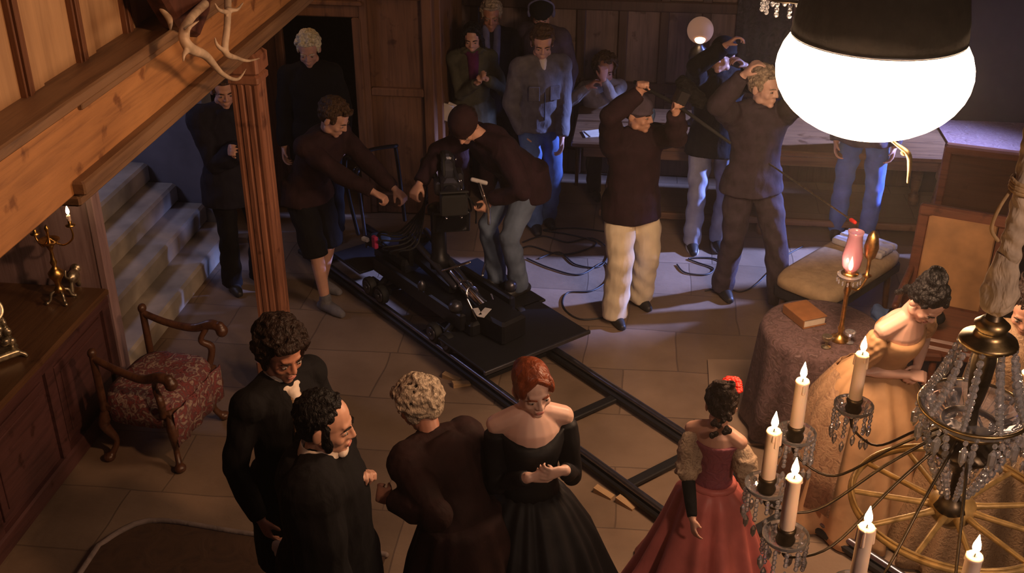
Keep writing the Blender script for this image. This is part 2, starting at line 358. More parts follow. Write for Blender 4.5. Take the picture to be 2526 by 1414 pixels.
def lerp_r(rs, n):
    out = []
    for i in range(len(rs) - 1):
        for k in range(n): out.append(rs[i] + (rs[i + 1] - rs[i]) * k / n)
    out.append(rs[-1]); return out

# ================================================================ the hall
# ---- floor
s = SH(); s.box((0, 7, -.05), (16, 20, .1)); struct(s.build('floor', M['floor'], smooth=False))
# ---- gallery front on the left: beam, ledge, panelled parapet
BX = -2.2
s = SH(); s.box((BX - .15, 5.2, 2.545), (.30, 8.4, .33), bev=.012); struct(s.build('trim_1', M['beam'], smooth=False))
s = SH(); s.box((BX - .13, 6.9, 2.415), (.36, 6.1, .06), bev=.01); s.box((BX - .13, 6.9, 2.36), (.30, 6.1, .05), bev=.012); struct(s.build('trim_2', M['ledge'], smooth=False))
s = SH(); s.box((BX - .11, 5.2, 2.735), (.27, 8.4, .05), bev=.008); s.box((BX - .06, 6.6, 2.700), (.16, 5.2, .03), bev=.006); struct(s.build('trim_3', M['ledge'], smooth=False))
s = SH(); s.box((BX - .20, 5.2, 3.6), (.06, 8.4, 1.75)); struct(s.build('wall_left_gallery', M['panel'], smooth=False))
for i, y in enumerate([3.02 + .46 * j for j in range(13)]):
    s = SH()
    for dy, w, t in ((-.028, .012, .030), (0, .022, .042), (.028, .012, .030)): s.box((BX - .16, y + dy, 3.6), (t, w, 1.7), bev=.004)
    struct(s.build('trim_%d' % (20 + i), M['moulding'], smooth=False))
    s = SH(); s.box((BX - .165, y + .085, 3.6), (.022, .08, 1.7), bev=.005); struct(s.build('trim_%d' % (40 + i), M['panel'], smooth=False))
# ---- gallery floor above the aisle (keeps the lantern light off the stairs side)
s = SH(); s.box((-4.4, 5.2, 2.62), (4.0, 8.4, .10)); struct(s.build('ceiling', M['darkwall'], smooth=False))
# ---- stone stairs
s = SH()
for k, (xf, y0) in enumerate(((-3.36, 6.05), (-3.60, 6.05), (-3.83, 6.05), (-4.05, 6.05), (-4.28, 6.05))):
    s.box(((xf - 5.29) / 2, (y0 + 8.32) / 2, .17 * k + .085), (abs(-5.29 - xf), 8.32 - y0, .17), bev=.02)
tag(s.build('stone_stairs', M['stone'], smooth=False), 'worn grey stone stairs climbing left beneath the gallery beam', 'stairs')
# ---- plaster wall behind the stairs, doorway screen, back wall
s = SH(); s.box((-4.56, 8.42, 1.3), (2.1, .18, 2.6), bev=.02); struct(s.build('wall_stairs', M['plaster'], smooth=False))
s = SH(); s.box((-4.3, 5.97, 1.285), (2.02, .08, 2.57), bev=.01); struct(s.build('wall_partition', M['partition'], smooth=False))
s = SH(); s.box((-3.30, 5.97, 1.285), (.05, .10, 2.57), bev=.01); struct(s.build('trim_4', M['partition'], smooth=False))
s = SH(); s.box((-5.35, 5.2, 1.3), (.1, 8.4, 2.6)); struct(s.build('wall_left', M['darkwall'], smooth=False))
s = SH(); s.box((-3.30, 9.1, 1.3), (.44, .12, 2.6), bev=.01); struct(s.build('wall_screen_left', M['screen'], smooth=False))
s = SH(); s.box((-2.735, 9.1, 2.2), (.70, .12, .84), bev=.01); struct(s.build('wall_screen_lintel', M['screen'], smooth=False))
s = SH()
s.box((-2.08, 9.12, 1.3), (.60, .08, 2.6), bev=.01); s.box((-2.345, 9.08, 1.3), (.07, .13, 2.6), bev=.012); s.box((-1.81, 9.08, 1.3), (.09, .13, 2.6), bev=.012)
s.box((-2.08, 9.08, 1.12), (.46, .11, .07), bev=.01); s.box((-2.08, 9.08, .10), (.46, .11, .18), bev=.01); s.box((-2.08, 9.08, 1.95), (.46, .11, .1), bev=.01)
struct(s.build('wall_screen_right', M['screen'], smooth=False))
s = SH()
for a in ((-2.735, 9.03, 1.80, .72, .04, .10), (-2.735, 9.01, 1.87, .80, .06, .04)): s.box(a[:3], a[3:], bev=.01)
for x in (-3.07, -2.40): s.box((x, 9.03, .875), (.07, .05, 1.75), bev=.01)
struct(s.build('door_1', M['screen'], smooth=False))
s = SH(); s.box((-1.76, 9.7, 1.3), (.08, 1.1, 2.6), bev=.01); struct(s.build('wall_screen_return', M['screen'], smooth=False))
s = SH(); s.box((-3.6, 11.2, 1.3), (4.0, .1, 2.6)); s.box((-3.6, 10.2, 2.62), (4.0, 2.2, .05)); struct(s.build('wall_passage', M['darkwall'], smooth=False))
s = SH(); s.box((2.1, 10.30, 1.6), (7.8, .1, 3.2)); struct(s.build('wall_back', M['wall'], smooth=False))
s = SH(); s.box((4.25, 10.16, 1.6), (3.5, .10, 3.2)); struct(s.build('wall_back_shade', M['darkwall2'], smooth=False))  # dark slab added over the panelling to keep this end dim
n = 5
for x in (-1.60, -1.06, -.62, -.24, .13, .50, .88, 1.42, 1.96, 2.46):
    s = SH(); s.box((x, 10.235, 1.6), (.085, .05, 3.2), bev=.012)
    struct(s.build('trim_%d' % n, M['walltrim'], smooth=False)); n += 1
for z in (.12, .86, 1.62, 2.4):
    s = SH(); s.box((.40, 10.225, z), (4.2, .055, .10 if z > .2 else .24), bev=.012); struct(s.build('trim_%d' % n, M['walltrim'], smooth=False)); n += 1
s = SH(); s.box((7.2, 5.5, 1.0), (.1, 12, 2.0)); struct(s.build('wall_right', M['darkwall'], smooth=False))

# ================================================================ furniture and things
# ---- oak post carrying the gallery
t = thing('oak_post', 'tall carved oak post carrying the gallery beam above the stairs', 'post', (-2.29, 6.12, 0))
s = SH(); sec = []
for k in range(48):
    a = 2 * math.pi * k / 48; r = .088 / max(abs(math.cos(a)), abs(math.sin(a))) ** .75; r *= 1 - .11 * (math.cos(12 * a) > .35)
    sec.append((r * math.cos(a), r * math.sin(a)))
s.rings([[V(x * q, y * q, z) for x, y in sec] for z, q in ((.30, 1), (.32, .97), (2.10, .97), (2.14, 1))]); s.build('shaft', M['post'], t, smooth=False)
s = SH(); s.box((0, 0, .15), (.24, .24, .30), bev=.02); s.box((0, 0, .31), (.21, .21, .05), bev=.015); s.build('plinth', M['post'], t, smooth=False)
s = SH(); s.box((0, 0, 2.16), (.19, .19, .06), bev=.02); s.box((0, 0, 2.25), (.20, .20, .13), bev=.02); s.build('capital', M['post'], t, smooth=False)
# ---- antlers on a wooden plaque at the corner of the gallery
t = thing('antler_trophy', 'pale antlers on a dark wooden plaque hanging from the gallery front', 'antlers', (-2.1, 5.1, 2.6))
AX = V(-2.1, 5.1, 2.6)
def rel(p): return V(p) - AX
s = SH()
s.rings([[V(xx, 0, 0) + V(0, yy * f, zz * f) + V(0, -.02, .30) for yy, zz in ((-.34, .45), (.28, .45), (.28, .02), (.16, -.14), (.0, -.22), (-.20, -.12), (-.34, .05))] for xx, f in ((-.10, 1), (-.03, 1), (-.01, .93))])
s.build('plaque', M['plaque'], t, smooth=False)
s = SH()
s.tube([rel(p) for p in bez([(-2.100, 5.156, 2.820), (-2.040, 4.825, 2.840), (-1.980, 4.584, 2.834), (-1.960, 4.586, 2.776), (-1.960, 4.751, 2.692), (-1.970, 4.939, 2.552), (-1.990, 5.172, 2.451), (-2.020, 5.389, 2.436)], 6)], lerp_r([.022, .020, .022, .026, .020, .013, .009, .004], 6), n=10)
s.tube([rel(p) for p in bez([(-1.970, 4.618, 2.767), (-1.960, 4.523, 2.769), (-1.960, 4.499, 2.741)], 5)], lerp_r([.018, .011, .004], 5), n=8)
s.tube([rel(p) for p in bez([(-1.980, 4.613, 2.814), (-1.950, 4.581, 2.862), (-1.950, 4.696, 2.864)], 5)], lerp_r([.016, .010, .004], 5), n=8)
s.build('antler', M['antler'], t, vox=.006, sm=2)
s = SH()
s.tube([rel(p) for p in bez([(-2.050, 5.342, 2.874), (-2.000, 5.185, 2.796), (-1.970, 5.067, 2.732), (-1.960, 4.986, 2.643), (-1.980, 5.179, 2.556), (-1.990, 5.350, 2.491), (-2.000, 5.545, 2.446)], 6)], lerp_r([.020, .018, .017, .018, .011, .008, .004], 6), n=10)
s.tube([rel(p) for p in bez([(-1.990, 5.143, 2.788), (-1.960, 4.969, 2.844), (-1.950, 4.905, 2.890)], 5)], lerp_r([.014, .009, .004], 5), n=8)
s.tube([rel(p) for p in bez([(-1.990, 5.157, 2.796), (-1.960, 5.199, 2.787), (-1.960, 5.291, 2.799)], 5)], lerp_r([.014, .009, .004], 5), n=8)
s.tube([rel(p) for p in bez([(-1.960, 4.986, 2.643), (-1.970, 4.923, 2.691), (-1.980, 4.930, 2.726)], 5)], lerp_r([.014, .010, .004], 5), n=8)
s.build('antler', M['antler'], t, vox=.006, sm=2)
s = SH(); s.tube([rel(p) for p in bez([(-2.200, 4.848, 2.965), (-2.160, 4.807, 2.895), (-2.140, 4.827, 2.831), (-2.140, 4.821, 2.788)], 5)], lerp_r([.020, .018, .016, .006], 5)); s.build('antler', M['antler'], t, vox=.006, sm=2)
# ---- cabinet on the left with partition end
t = thing('cabinet', 'long dark panelled cabinet with a brown top against the partition', 'cabinet', (-3.3, 4.3, 0))
s = SH(); s.box((-.42, 0, .80), (.90, 3.22, .045), bev=.012); s.build('top', M['cabtop'], t, smooth=False)
s = SH(); s.box((-.42, 0, .40), (.82, 3.20, .76), bev=.006); s.build('body', M['cab'], t, smooth=False)
s = SH(); s.box((.005, 0, .06), (.05, 3.21, .12), bev=.012); s.box((.0, 0, .745), (.04, 3.21, .06), bev=.01); s.build('moulding', M['cab'], t, smooth=False)
for i, y in enumerate((1.56, .82, .06, -.74, -1.56)):
    s = SH(); s.box((.0, y, .42), (.035, .085, .62), bev=.008); s.build('stile', M['cab'], t, smooth=False)
for y in (1.19, .44, -.34, -1.15):
    s = SH(); s.box((-.005, y, .42), (.02, .60, .52), bev=.012); s.box((.004, y, .42), (.02, .50, .42), bev=.014); s.build('panel', M['cab'], t, smooth=False)
# ---- candelabra on the cabinet
def lathe_obj(t, name, prof, mat, c=(0, 0, 0), n=20, **k):
    s = SH(); s.lathe(c, prof, n); return s.build(name, M[mat], t, **k)
cb = (-3.236, 5.350, 1.056)
t = thing('candelabra', 'ornate brass two-branched candelabra with one lit candle on the cabinet', 'candelabra', (-3.478, 5.709, 0.827))
t.scale = (.85, .85, .85)
lathe_obj(t, 'stem', [(.02, .07), (.045, .08), (.030, .11), (.018, .13), (.030, .17), (.05, .20), (.055, .23), (.03, .26), (.014, .28), (.026, .31), (.014, .34), (.012, .40), (.024, .43), (.030, .45), (.012, .47), (.010, .55), (.02, .57), (.004, .60)], 'brass')
for a in (45, 135, 225, 315):
    s = SH(); c, q = math.cos(R(a)), math.sin(R(a)); s.tube(bez([(.015 * c, .015 * q, .09), (.06 * c, .06 * q, .075), (.075 * c, .075 * q, .03), (.10 * c, .10 * q, .010)], 4), [.012] * 13, n=8); s.ell((.10 * c, .10 * q, .012), .014); s.build('foot', M['gilt'], t)
lathe_obj(t, 'drip_bowl', [(.010, .44), (.055, .46), (.075, .485), (.072, .487), (.05, .468), (.01, .455)], 'brass')
for dx, dy, zz in ((.17, .02, .66), (-.08, -.02, .60)):
    s = SH(); s.tube(bez([(0, 0, .50), (dx * .5, dy, .44), (dx * 1.0, dy, .50), (dx, dy, zz - .07)], 5), [.007] * 16, n=8)
    s.lathe((dx, dy, zz - .08), [(.004, 0), (.03, .012), (.034, .02), (.012, .025), (.013, .05), (.010, .052)], 14); s.build('branch', M['brass'], t)
def candle(loc, hgt, label, r=.017, fl=True, group=None, fs=1.0, lamp=0):
    c = thing('candle', label, 'candle', loc, 0, group)
    s = SH(); s.lathe((0, 0, 0), [(r * .9, 0), (r, .004), (r * .97, hgt * .5), (r * .95, hgt - .010), (r * 1.05, hgt - .006), (r * .9, hgt + .001), (r * .5, hgt - .004)], 20)
    for k in range(3):
        a = rnd.random() * 6.28; l = .015 + rnd.random() * .03; s.tube([(r * .96 * math.cos(a), r * .96 * math.sin(a), hgt - .004), (r * .98 * math.cos(a), r * .98 * math.sin(a), hgt - l)], [.003, .0042], n=6)
    s.build('wax', M['wax'], c)
    s = SH(); s.tube([(0, 0, hgt - .004), (.001, 0, hgt + .012)], .0014, n=6); s.build('wick', M['wick'], c)
    if fl:
        s = SH(); s.lathe((0, 0, hgt + .006), [(.001, 0), (.0062 * fs, .006), (.0092 * fs, .015 * fs), (.0080 * fs, .025 * fs), (.0045 * fs, .036 * fs), (.0008, .050 * fs)], 12); s.build('flame', M['flame'], c)
        if lamp: point('candle_light', (loc[0], loc[1], loc[2] + hgt + .03), (1.0, .50, .18), lamp, .012)
    return c
CBP = V((-3.478, 5.709, 0.827))
candle(tuple(CBP + V(.17, .02, .632) * .85), .035, 'short lit candle stub on the brass candelabra branch', .011, fs=1.2, lamp=.5)
# small lion ornament beside it
s = SH(); s.ell((0, 0, .08), (.035, .055, .045)); s.ell((.0, .055, .115), .034); s.tube([(0, .04, .05), (0, .05, 0)], .016); s.tube([(0, -.04, .05), (0, -.05, 0)], .016); s.tube(bez([(0, -.05, .09), (0, -.09, .12), (0, -.08, .16)], 4), .008)
o = s.build('animal_ornament', M['gilt'], None, vox=.006, sm=1); o.location = (-3.472, 5.884, 0.825); tag(o, 'small gilt animal figure on the cabinet behind the candelabra', 'ornament')
# ---- clock
t = thing('mantel_clock', 'ornate gilt mantel clock with a round face at the left edge', 'clock', (-3.50, 5.02, .825), R(50))
s = SH(); s.box((0, 0, .035), (.20, .14, .05), bev=.015)
for dx in (-.08, .08):
    for dy in (-.05, .05): s.tube(bez([(dx, dy, .04), (dx * 1.4, dy * 1.3, .02), (dx * 1.5, dy * 1.4, .008)], 3), .014, n=8)
for k in range(26):
    a = rnd.random() * 6.28; z = .06 + rnd.random() * .20; rr_ = .085 - .15 * (z - .06); s.ell((rr_ * math.cos(a), rr_ * .7 * math.sin(a), z), (.024, .020, .028), (rnd.random(), rnd.random(), 0), n=8, m=6)
s.build('case', M['gilt'], t, vox=.005, sm=1)
s = SH(); s.lathe((0, 0, 0), [(.06, -.03), (.07, 0), (.062, .02), (.05, .025)], 24); s.M = Matrix.Identity(4)
q = SH(); q.M = Matrix.Translation((0, -.02, .32)) @ Matrix.Rotation(R(60), 4, 'X'); q.lathe((0, 0, 0), [(.045, -.03), (.072, -.02), (.078, 0), (.070, .018), (.060, .012)], 28); q.build('bezel', M['gilt'], t)
q = SH(); q.M = Matrix.Translation((0, -.02, .32)) @ Matrix.Rotation(R(60), 4, 'X'); q.lathe((0, 0, 0), [(.060, .006), (.060, .013)], 24); fc = q.build('face', M['tape'], t, smooth=False)
q = SH(); q.M = Matrix.Translation((0, -.02, .32)) @ Matrix.Rotation(R(60), 4, 'X'); q.box((0, .015, .0145), (.006, .04, .002)); q.box((.012, 0, .0145), (.03, .005, .002)); q.build('hand', M['rubber'], fc)
# ---- carved armchair with tapestry seat
ch = thing('armchair', 'carved dark armchair with a floral tapestry seat beside the stairs', 'chair', (-2.83, 5.50, 0), R(-97))
ch.scale = (.92, .76, .90)
# local: +y is the front
s = SH(); s.box((0, 0, .43), (.62, .62, .07), bev=.02); s.build('seat_frame', M['chair'], ch, smooth=False)
s = SH(); s.rings([[V(px * f, py * f, z) for px, py in [((.31) * math.copysign(abs(math.cos(a)) ** .5, math.cos(a)), .31 * math.copysign(abs(math.sin(a)) ** .5, math.sin(a))) for a in [2 * math.pi * j / 32 for j in range(32)]]] for z, f in ((.33, 1.03), (.40, 1.05), (.47, 1.05), (.515, .98), (.535, .80), (.54, .4))]); s.build('seat', M['tapestry'], ch)
for sx in (1, -1):
    for fy in (1, -1):
        s = SH(); s.tube(bez([(sx * .28, fy * .27, .42), (sx * .31, fy * .30, .30), (sx * .26, fy * .26, .14), (sx * .30, fy * .30, .035)], 6), lerp_r([.034, .040, .022, .026], 6), n=10); s.ell((sx * .31, fy * .31, .03), (.042, .048, .032)); s.ell((sx * .30, fy * .29, .34), (.045, .045, .05)); s.build('leg', M['chair'], ch, vox=.008, sm=1)
for sx in (1, -1):
    s = SH(); s.tube(bez([(sx * .30, -.28, .80), (sx * .31, -.10, .745), (sx * .33, .12, .715), (sx * .34, .28, .755), (sx * .34, .36, .74)], 6), lerp_r([.024, .026, .030, .036, .034], 6), n=12); s.ell((sx * .34, .375, .715), (.045, .05, .045)); s.ell((sx * .34, .36, .755), (.03, .04, .03)); s.build('armrest', M['chair'], ch, vox=.008, sm=1)
    s = SH(); s.tube(bez([(sx * .33, .24, .72), (sx * .30, .20, .64), (sx * .34, .26, .57), (sx * .31, .24, .44)], 6), lerp_r([.024, .022, .030, .026], 6), n=10); s.build('arm_support', M['chair'], ch, vox=.008, sm=1)
    s = SH(); s.tube([(sx * .30, -.28, .42), (sx * .30, -.29, .82)], [.030, .026], n=10); s.ell((sx * .30, -.29, .84), .034); s.build('back_post', M['chair'], ch)
s = SH(); s.rings([[V(x, .325 + dy + .012 * math.sin(x * 40), z) for x, dy in ([(-.31 + .62 * j / 23, .012) for j in range(24)] + [(.31 - .62 * j / 23, 0) for j in range(24)])] for z in (.20, .33, .46)]); s.build('valance', M['tapestry'], ch)
s = SH(); s.box((0, .24, .21), (.5, .035, .05), bev=.012); s.box((0, 0, .15), (.05, .5, .05), bev=.012); s.tube(bez([(-.25, .25, .2), (0, .26, .30), (.25, .25, .2)], 5), .018); s.build('stretcher', M['chair'], ch)
# ---- rug in front
def slab(name, poly, z0, z1, mat, label, cat, smooth=False):
    s = SH(); s.prism(poly, z0, z1); return tag(s.build(name, mat, None, smooth=smooth), label, cat)
t = thing('rug', 'dark brown rug with a pale worn border at the lower left', 'rug', (-2.2, 3.7, 0))
s = SH(); s.prism([(-.62, -.9), (-.62, .80), (-.42, 1.02), (.1, .98), (.95, .90), (.95, -.9)], .0, .016); s.build('pile', M['rug'], t, smooth=False)
s = SH(); s.tube([V(-.62, -.9, .012)] + bez([(-.62, .78, .014), (-.43, 1.01, .018), (.1, .98, .014), (.95, .90, .014)], 5), .018, n=8); s.build('border', M['rugedge'], t)
# ---- board marked out on the floor
slab('floor_board', [(.53, 5.85), (.53, 6.84), (1.16, 6.90), (1.16, 5.9)], 0, .018, M['board'], 'pale flat board lying on the flagstones beside the round table', 'board')

# ---- dolly track
TR = thing('dolly_track', 'long black dolly track with cross sleepers running over the stone floor', 'track', (-2.26, 7.63, 0), R(-45.8))
for n_ in (0, .62):
    s = SH(); s.tube([(-.7, n_, .085), (5.6, n_, .085)], .021, n=12); s.build('rail', M['rail'], TR)
    s = SH(); s.box((2.45, n_, .040), (6.3, .075, .045), bev=.01); s.box((2.45, n_, .064), (6.3, .02, .02)); s.build('rail_base', M['deck'], TR, smooth=False)
for x in (-.45, .3, 1.04, 1.77, 2.50, 3.23, 3.96, 4.69, 5.42):
    s = SH(); s.box((x, .31, .03), (.065, .60, .03), bev=.006); s.build('sleeper', M['deck'], TR, smooth=False)
# wooden wedges
for (x, y, rz, lab) in ((-.11, 5.28, -30, 'pale wooden wedge under the near rail, nearer the woman in black'), (.02, 5.20, -35, 'pale wooden wedge under the near rail, nearer the woman in red'), (-.93, 6.33, -40, 'pale wooden block by the rail in front of the dolly platform'), (-1.12, 6.33, 25, 'pale wooden wedge beside the rail behind the grey-haired man'), (-1.20, 6.40, -20, 'small pine block beneath the left rail next to the dolly wheel')):
    s = SH(); s.add([(-.06, -.022, 0), (.06, -.022, 0), (.06, .022, 0), (-.06, .022, 0), (-.06, -.022, .035), (.06, -.022, .012), (.06, .022, .012), (-.06, .022, .035)], [(3, 2, 1, 0), (4, 5, 6, 7), (0, 1, 5, 4), (1, 2, 6, 5), (2, 3, 7, 6), (3, 0, 4, 7)])
    o = s.build('wedge', M['blockwood'], None, smooth=False); o.location = (x, y, 0); o.rotation_euler = (0, 0, R(rz)); tag(o, lab, 'wedge', 'wooden wedges along the track')
# ---- camera dolly
DO = thing('camera_dolly', 'black wheeled camera dolly with hydraulic arm and platform on the track', 'camera dolly', (-2.26, 7.63, 0), R(-45.8))
s = SH(); s.box((.92, .31, .27), (1.30, .40, .11), bev=.02); s.box((.92, .10, .31), (1.15, .05, .13), bev=.015); s.box((.92, .52, .31), (1.15, .05, .13), bev=.015); s.box((.45, .31, .36), (.42, .34, .12), bev=.03); s.build('chassis', M['black'], DO, smooth=False)
s = SH(); s.box((1.70, .37, .215), (.55, .88, .022), bev=.006); s.build('front_platform', M['deck'], DO, smooth=False)
s = SH(); s.box((1.98, .37, .215), (.02, .90, .03), bev=.004); s.build('platform_edge', M['gun'], DO, smooth=False)
s = SH(); s.box((1.02, .73, .215), (.85, .26, .022), bev=.006); s.build('side_platform', M['deck'], DO, smooth=False)
s = SH(); s.box((.05, .31, .215), (.42, .62, .022), bev=.006); s.build('rear_platform', M['deck'], DO, smooth=False)
for x in (.49, 1.36):
    for y in (0, .62):
        for dx in (-.085, .085):
            s = SH(); s.M = Matrix.Translation((x + dx, y, .170)) @ Matrix.Rotation(R(90), 4, 'X'); s.lathe((0, 0, 0), [(.03, -.026), (.066, -.026), (.072, -.018), (.072, .018), (.066, .026), (.03, .026)], 22)
            wo = s.build('wheel', M['rubber'], DO, angle=40)
            s = SH(); s.M = Matrix.Translation((x + dx, y - .028, .170)) @ Matrix.Rotation(R(90), 4, 'X'); s.lathe((0, 0, 0), [(.050, -.004), (.052, .002), (.040, .006), (.034, .004)], 20); s.lathe((0, 0, 0), [(.016, -.004), (.018, .012), (.006, .016)], 14)
            s.build('hub', M['gun'], wo)
        s = SH(); s.box((x, y + (.05 if y < .3 else -.05), .19), (.26, .03, .06), bev=.015); s.tube([(x, y + (.05 if y < .3 else -.05), .20), (x, y + (.15 if y < .3 else -.15), .28)], .028, n=10); s.build('bogie', M['black'], DO, smooth=False)
# hydraulic arm with column
s = SH(); s.box((.80, .31, .42), (.70, .16, .10), (0, R(8), 0), bev=.03); s.box((.60, .31, .46), (.16, .22, .22), bev=.03); s.build('lift_arm', M['black'], DO, smooth=False)
s = SH(); s.tube([(.62, .24, .60), (1.16, .26, .40)], .024, n=12); s.tube([(.62, .38, .60), (1.16, .36, .40)], .024, n=12); s.build('arm_tube', M['gun'], DO)
s = SH(); s.tube([(1.22, .30, .42), (1.42, .32, .34)], .042, n=14); s.tube([(1.08, .30, .47), (1.22, .30, .42)], .030, n=12); s.torus((1.30, .31, .39), .046, .009, 20, 8, (0, R(68), 0)); s.torus((1.24, .31, .41), .046, .007, 20, 8, (0, R(68), 0)); s.build('cylinder', M['chrome'], DO)
s = SH(); s.tube([(1.20, .50, .52), (1.36, .36, .54)], .011, n=8); s.tube([(1.10, .20, .52), (1.24, .34, .60)], .008, n=8); s.tube([(1.38, .42, .38), (1.54, .38, .24)], .008, n=8); s.tube([(1.46, .16, .46), (1.58, .20, .24)], .008, n=8); s.build('lever', M['chrome'], DO)
for (x, y, z, r) in ((1.40, .10, .40, .050), (1.42, .56, .42, .045), (1.04, .06, .42, .030)):
    s = SH(); s.lathe((x, y, z), [(.01, -.04), (r * .8, -.035), (r, 0), (r * .85, .025), (r * .4, .04), (.01, .042)], 18); s.build('knob', M['gun'], DO)
s = SH(); s.lathe((.90, .31, 0), [(.07, .42), (.075, .52), (.055, .54), (.055, .86), (.075, .87), (.075, .91), (.05, .93)], 20); s.build('column', M['black'], DO)
s = SH(); s.tube(bez([(.10, .10, .46), (.02, .08, .80), (.00, .09, 1.02), (.04, .12, 1.06), (.02, .31, 1.07), (.04, .50, 1.06), (.0, .53, 1.02), (.02, .54, .80), (.10, .52, .46)], 6), .015, n=10); s.build('push_bar', M['black'], DO)
s = SH(); s.tube([(.22, .10, .40), (.16, .09, .98)], .013, n=8); s.ell((.16, .09, 1.0), .028); s.build('steering_rod', M['gun'], DO)
s = SH(); s.lathe((.32, .14, .45), [(.02, 0), (.09, .01), (.10, .03), (.09, .05), (.02, .06)], 22); s.build('operator_seat', M['rubber'], DO)
s = SH(); s.box((1.62, .30, .31), (.34, .22, .17), (0, 0, R(6)), bev=.02); s.build('battery_box', M['black'], DO, smooth=False)
s = SH(); s.box((1.60, .20, .405), (.05, .13, .004), (0, 0, R(30)), bev=.001); s.box((1.56, .17, .405), (.10, .04, .004), (0, 0, R(-20)), bev=.001); s.build('white_tape_mark', M['tape'], DO, smooth=False)
s = SH(); s.box((.56, -.02, .60), (.05, .03, .10), bev=.01); s.build('pink_tag', M['redtag'], DO, smooth=False)
s = SH(); s.box((.44, -.03, .58), (.06, .03, .035), (0, 0, .3), bev=.01); s.build('pale_rag', M['tape'], DO, smooth=False)
s = SH()
for k in range(7):
    a = k * .9; s.tube(bez([(.35 + .05 * k, .12 + .02 * math.sin(a), .48), (.48 + .05 * k, .02 + .05 * math.cos(a), .62 + .04 * math.sin(a)), (.62 + .04 * k, .16, .66), (.78, .30, .90 + .02 * k)], 5), .007, n=6)
s.build('cable_loom', M['rubber'], DO)
# ---- film camera on top
FC = thing('film_camera', 'bulky black film camera with side monitor mounted on the dolly column', 'camera', (-2.26 + .697 * 1.02 + .717 * .33, 7.63 - .717 * 1.02 + .697 * .33, .92), R(-75))
s = SH(); s.lathe((0, 0, 0), [(.07, 0), (.09, .02), (.09, .05), (.05, .08), (.05, .11)], 20); s.box((0, 0, .07), (.18, .12, .07), bev=.02); s.build('fluid_head', M['black'], FC)
s = SH(); s.box((-.02, 0, .20), (.30, .13, .17), bev=.025); s.box((-.12, 0, .31), (.18, .10, .10), bev=.04); s.box((.03, -.08, .20), (.12, .05, .10), bev=.015); s.box((-.08, .08, .20), (.14, .05, .13), bev=.012); s.tube([(-.10, 0, .345), (-.19, 0, .38)], .05, n=14); s.build('camera_body', M['gun'], FC, smooth=False)
s = SH(); s.M = Matrix.Translation((.14, 0, .20)) @ Matrix.Rotation(R(90), 4, 'Y'); s.lathe((0, 0, 0), [(.04, 0), (.055, .01), (.055, .10), (.062, .11), (.062, .15), (.05, .155)], 24); s.build('lens', M['gun'], FC, angle=40)
s = SH(); s.box((.34, 0, .20), (.10, .18, .15), bev=.012); s.box((.36, 0, .29), (.13, .19, .012), (0, R(-20), 0), bev=.003); s.build('matte_box', M['rubber'], FC, smooth=False)
s = SH(); s.box((.10, .0, -.04), (.03, .26, .19), (0, R(20), 0), bev=.012); mo = s.build('monitor', M['black'], FC, smooth=False)
s = SH(); s.box((.118, .0, -.045), (.006, .21, .14), (0, R(20), 0)); s.build('screen', M['screenglass'], mo, smooth=False)
s = SH(); s.tube([(-.1, -.04, .30), (-.08, -.04, .40), (.06, -.04, .40), (.08, -.04, .30)], .012, n=8); s.build('top_handle', M['rubber'], FC)
s = SH(); s.tube([(-.10, -.09, .22), (-.22, -.14, .27)], [.022, .026], n=12); s.ell((-.24, -.15, .28), (.035, .03, .03)); s.build('viewfinder', M['rubber'], FC)
s = SH()
for x, y, z in ((.05, .078, .24), (-.04, .078, .18), (.0, .078, .14), (.09, .075, .19), (-.12, .06, .33), (.13, .06, .27)): s.ell((x, y, z), (.012, .008, .012)); 
s.build('dial', M['chrome'], FC)
s = SH(); s.tube([(-.16, -.05, .095), (.34, -.05, .095)], .008, n=8); s.tube([(-.16, .05, .095), (.34, .05, .095)], .008, n=8); s.build('support_rods', M['chrome'], FC)
s = SH(); s.M = Matrix.Translation((.20, .085, .15)) @ Matrix.Rotation(R(90), 4, 'X'); s.lathe((0, 0, 0), [(.012, -.02), (.034, -.018), (.036, 0), (.030, .008), (.012, .012)], 18); s.build('follow_focus', M['tape'], FC)
s = SH(); s.tube([(-.17, .03, .12), (-.17, .03, .24)], .006, n=6); s.build('indicator_light', M['blueled'], FC)
s = SH(); s.tube(bez([(-.1, .05, .2), (-.22, .12, .1), (-.1, .16, -.05), (.02, .10, .04)], 6), .007, n=6); s.tube(bez([(.05, .07, .2), (.14, .16, .08), (.02, .18, -.1)], 6), .006, n=6); s.build('camera_cable', M['rubber'], FC)
# silver grip handle held by the operator
GH = thing('grip_handle', 'silver stalk handle with a pale foam top in the camera operator\u2019s hand', 'handle', (0, 0, 0))
g0 = V((-1.014, 6.950, 1.028)); g1 = V((-1.075, 6.950, 1.223))
s = SH(); s.tube([g0 - V(.0, -.02, .12), g0, g1], [.011, .013, .014], n=10); s.torus(g0 + (g1 - g0) * .5, .014, .004, 14, 6); s.build('stalk', M['chrome'], GH)
s = SH(); s.tube([g1 + V(-.045, 0, .012), g1 + V(.045, 0, -.008)], .015, n=10); s.build('foam_top', M['handpad'], GH)

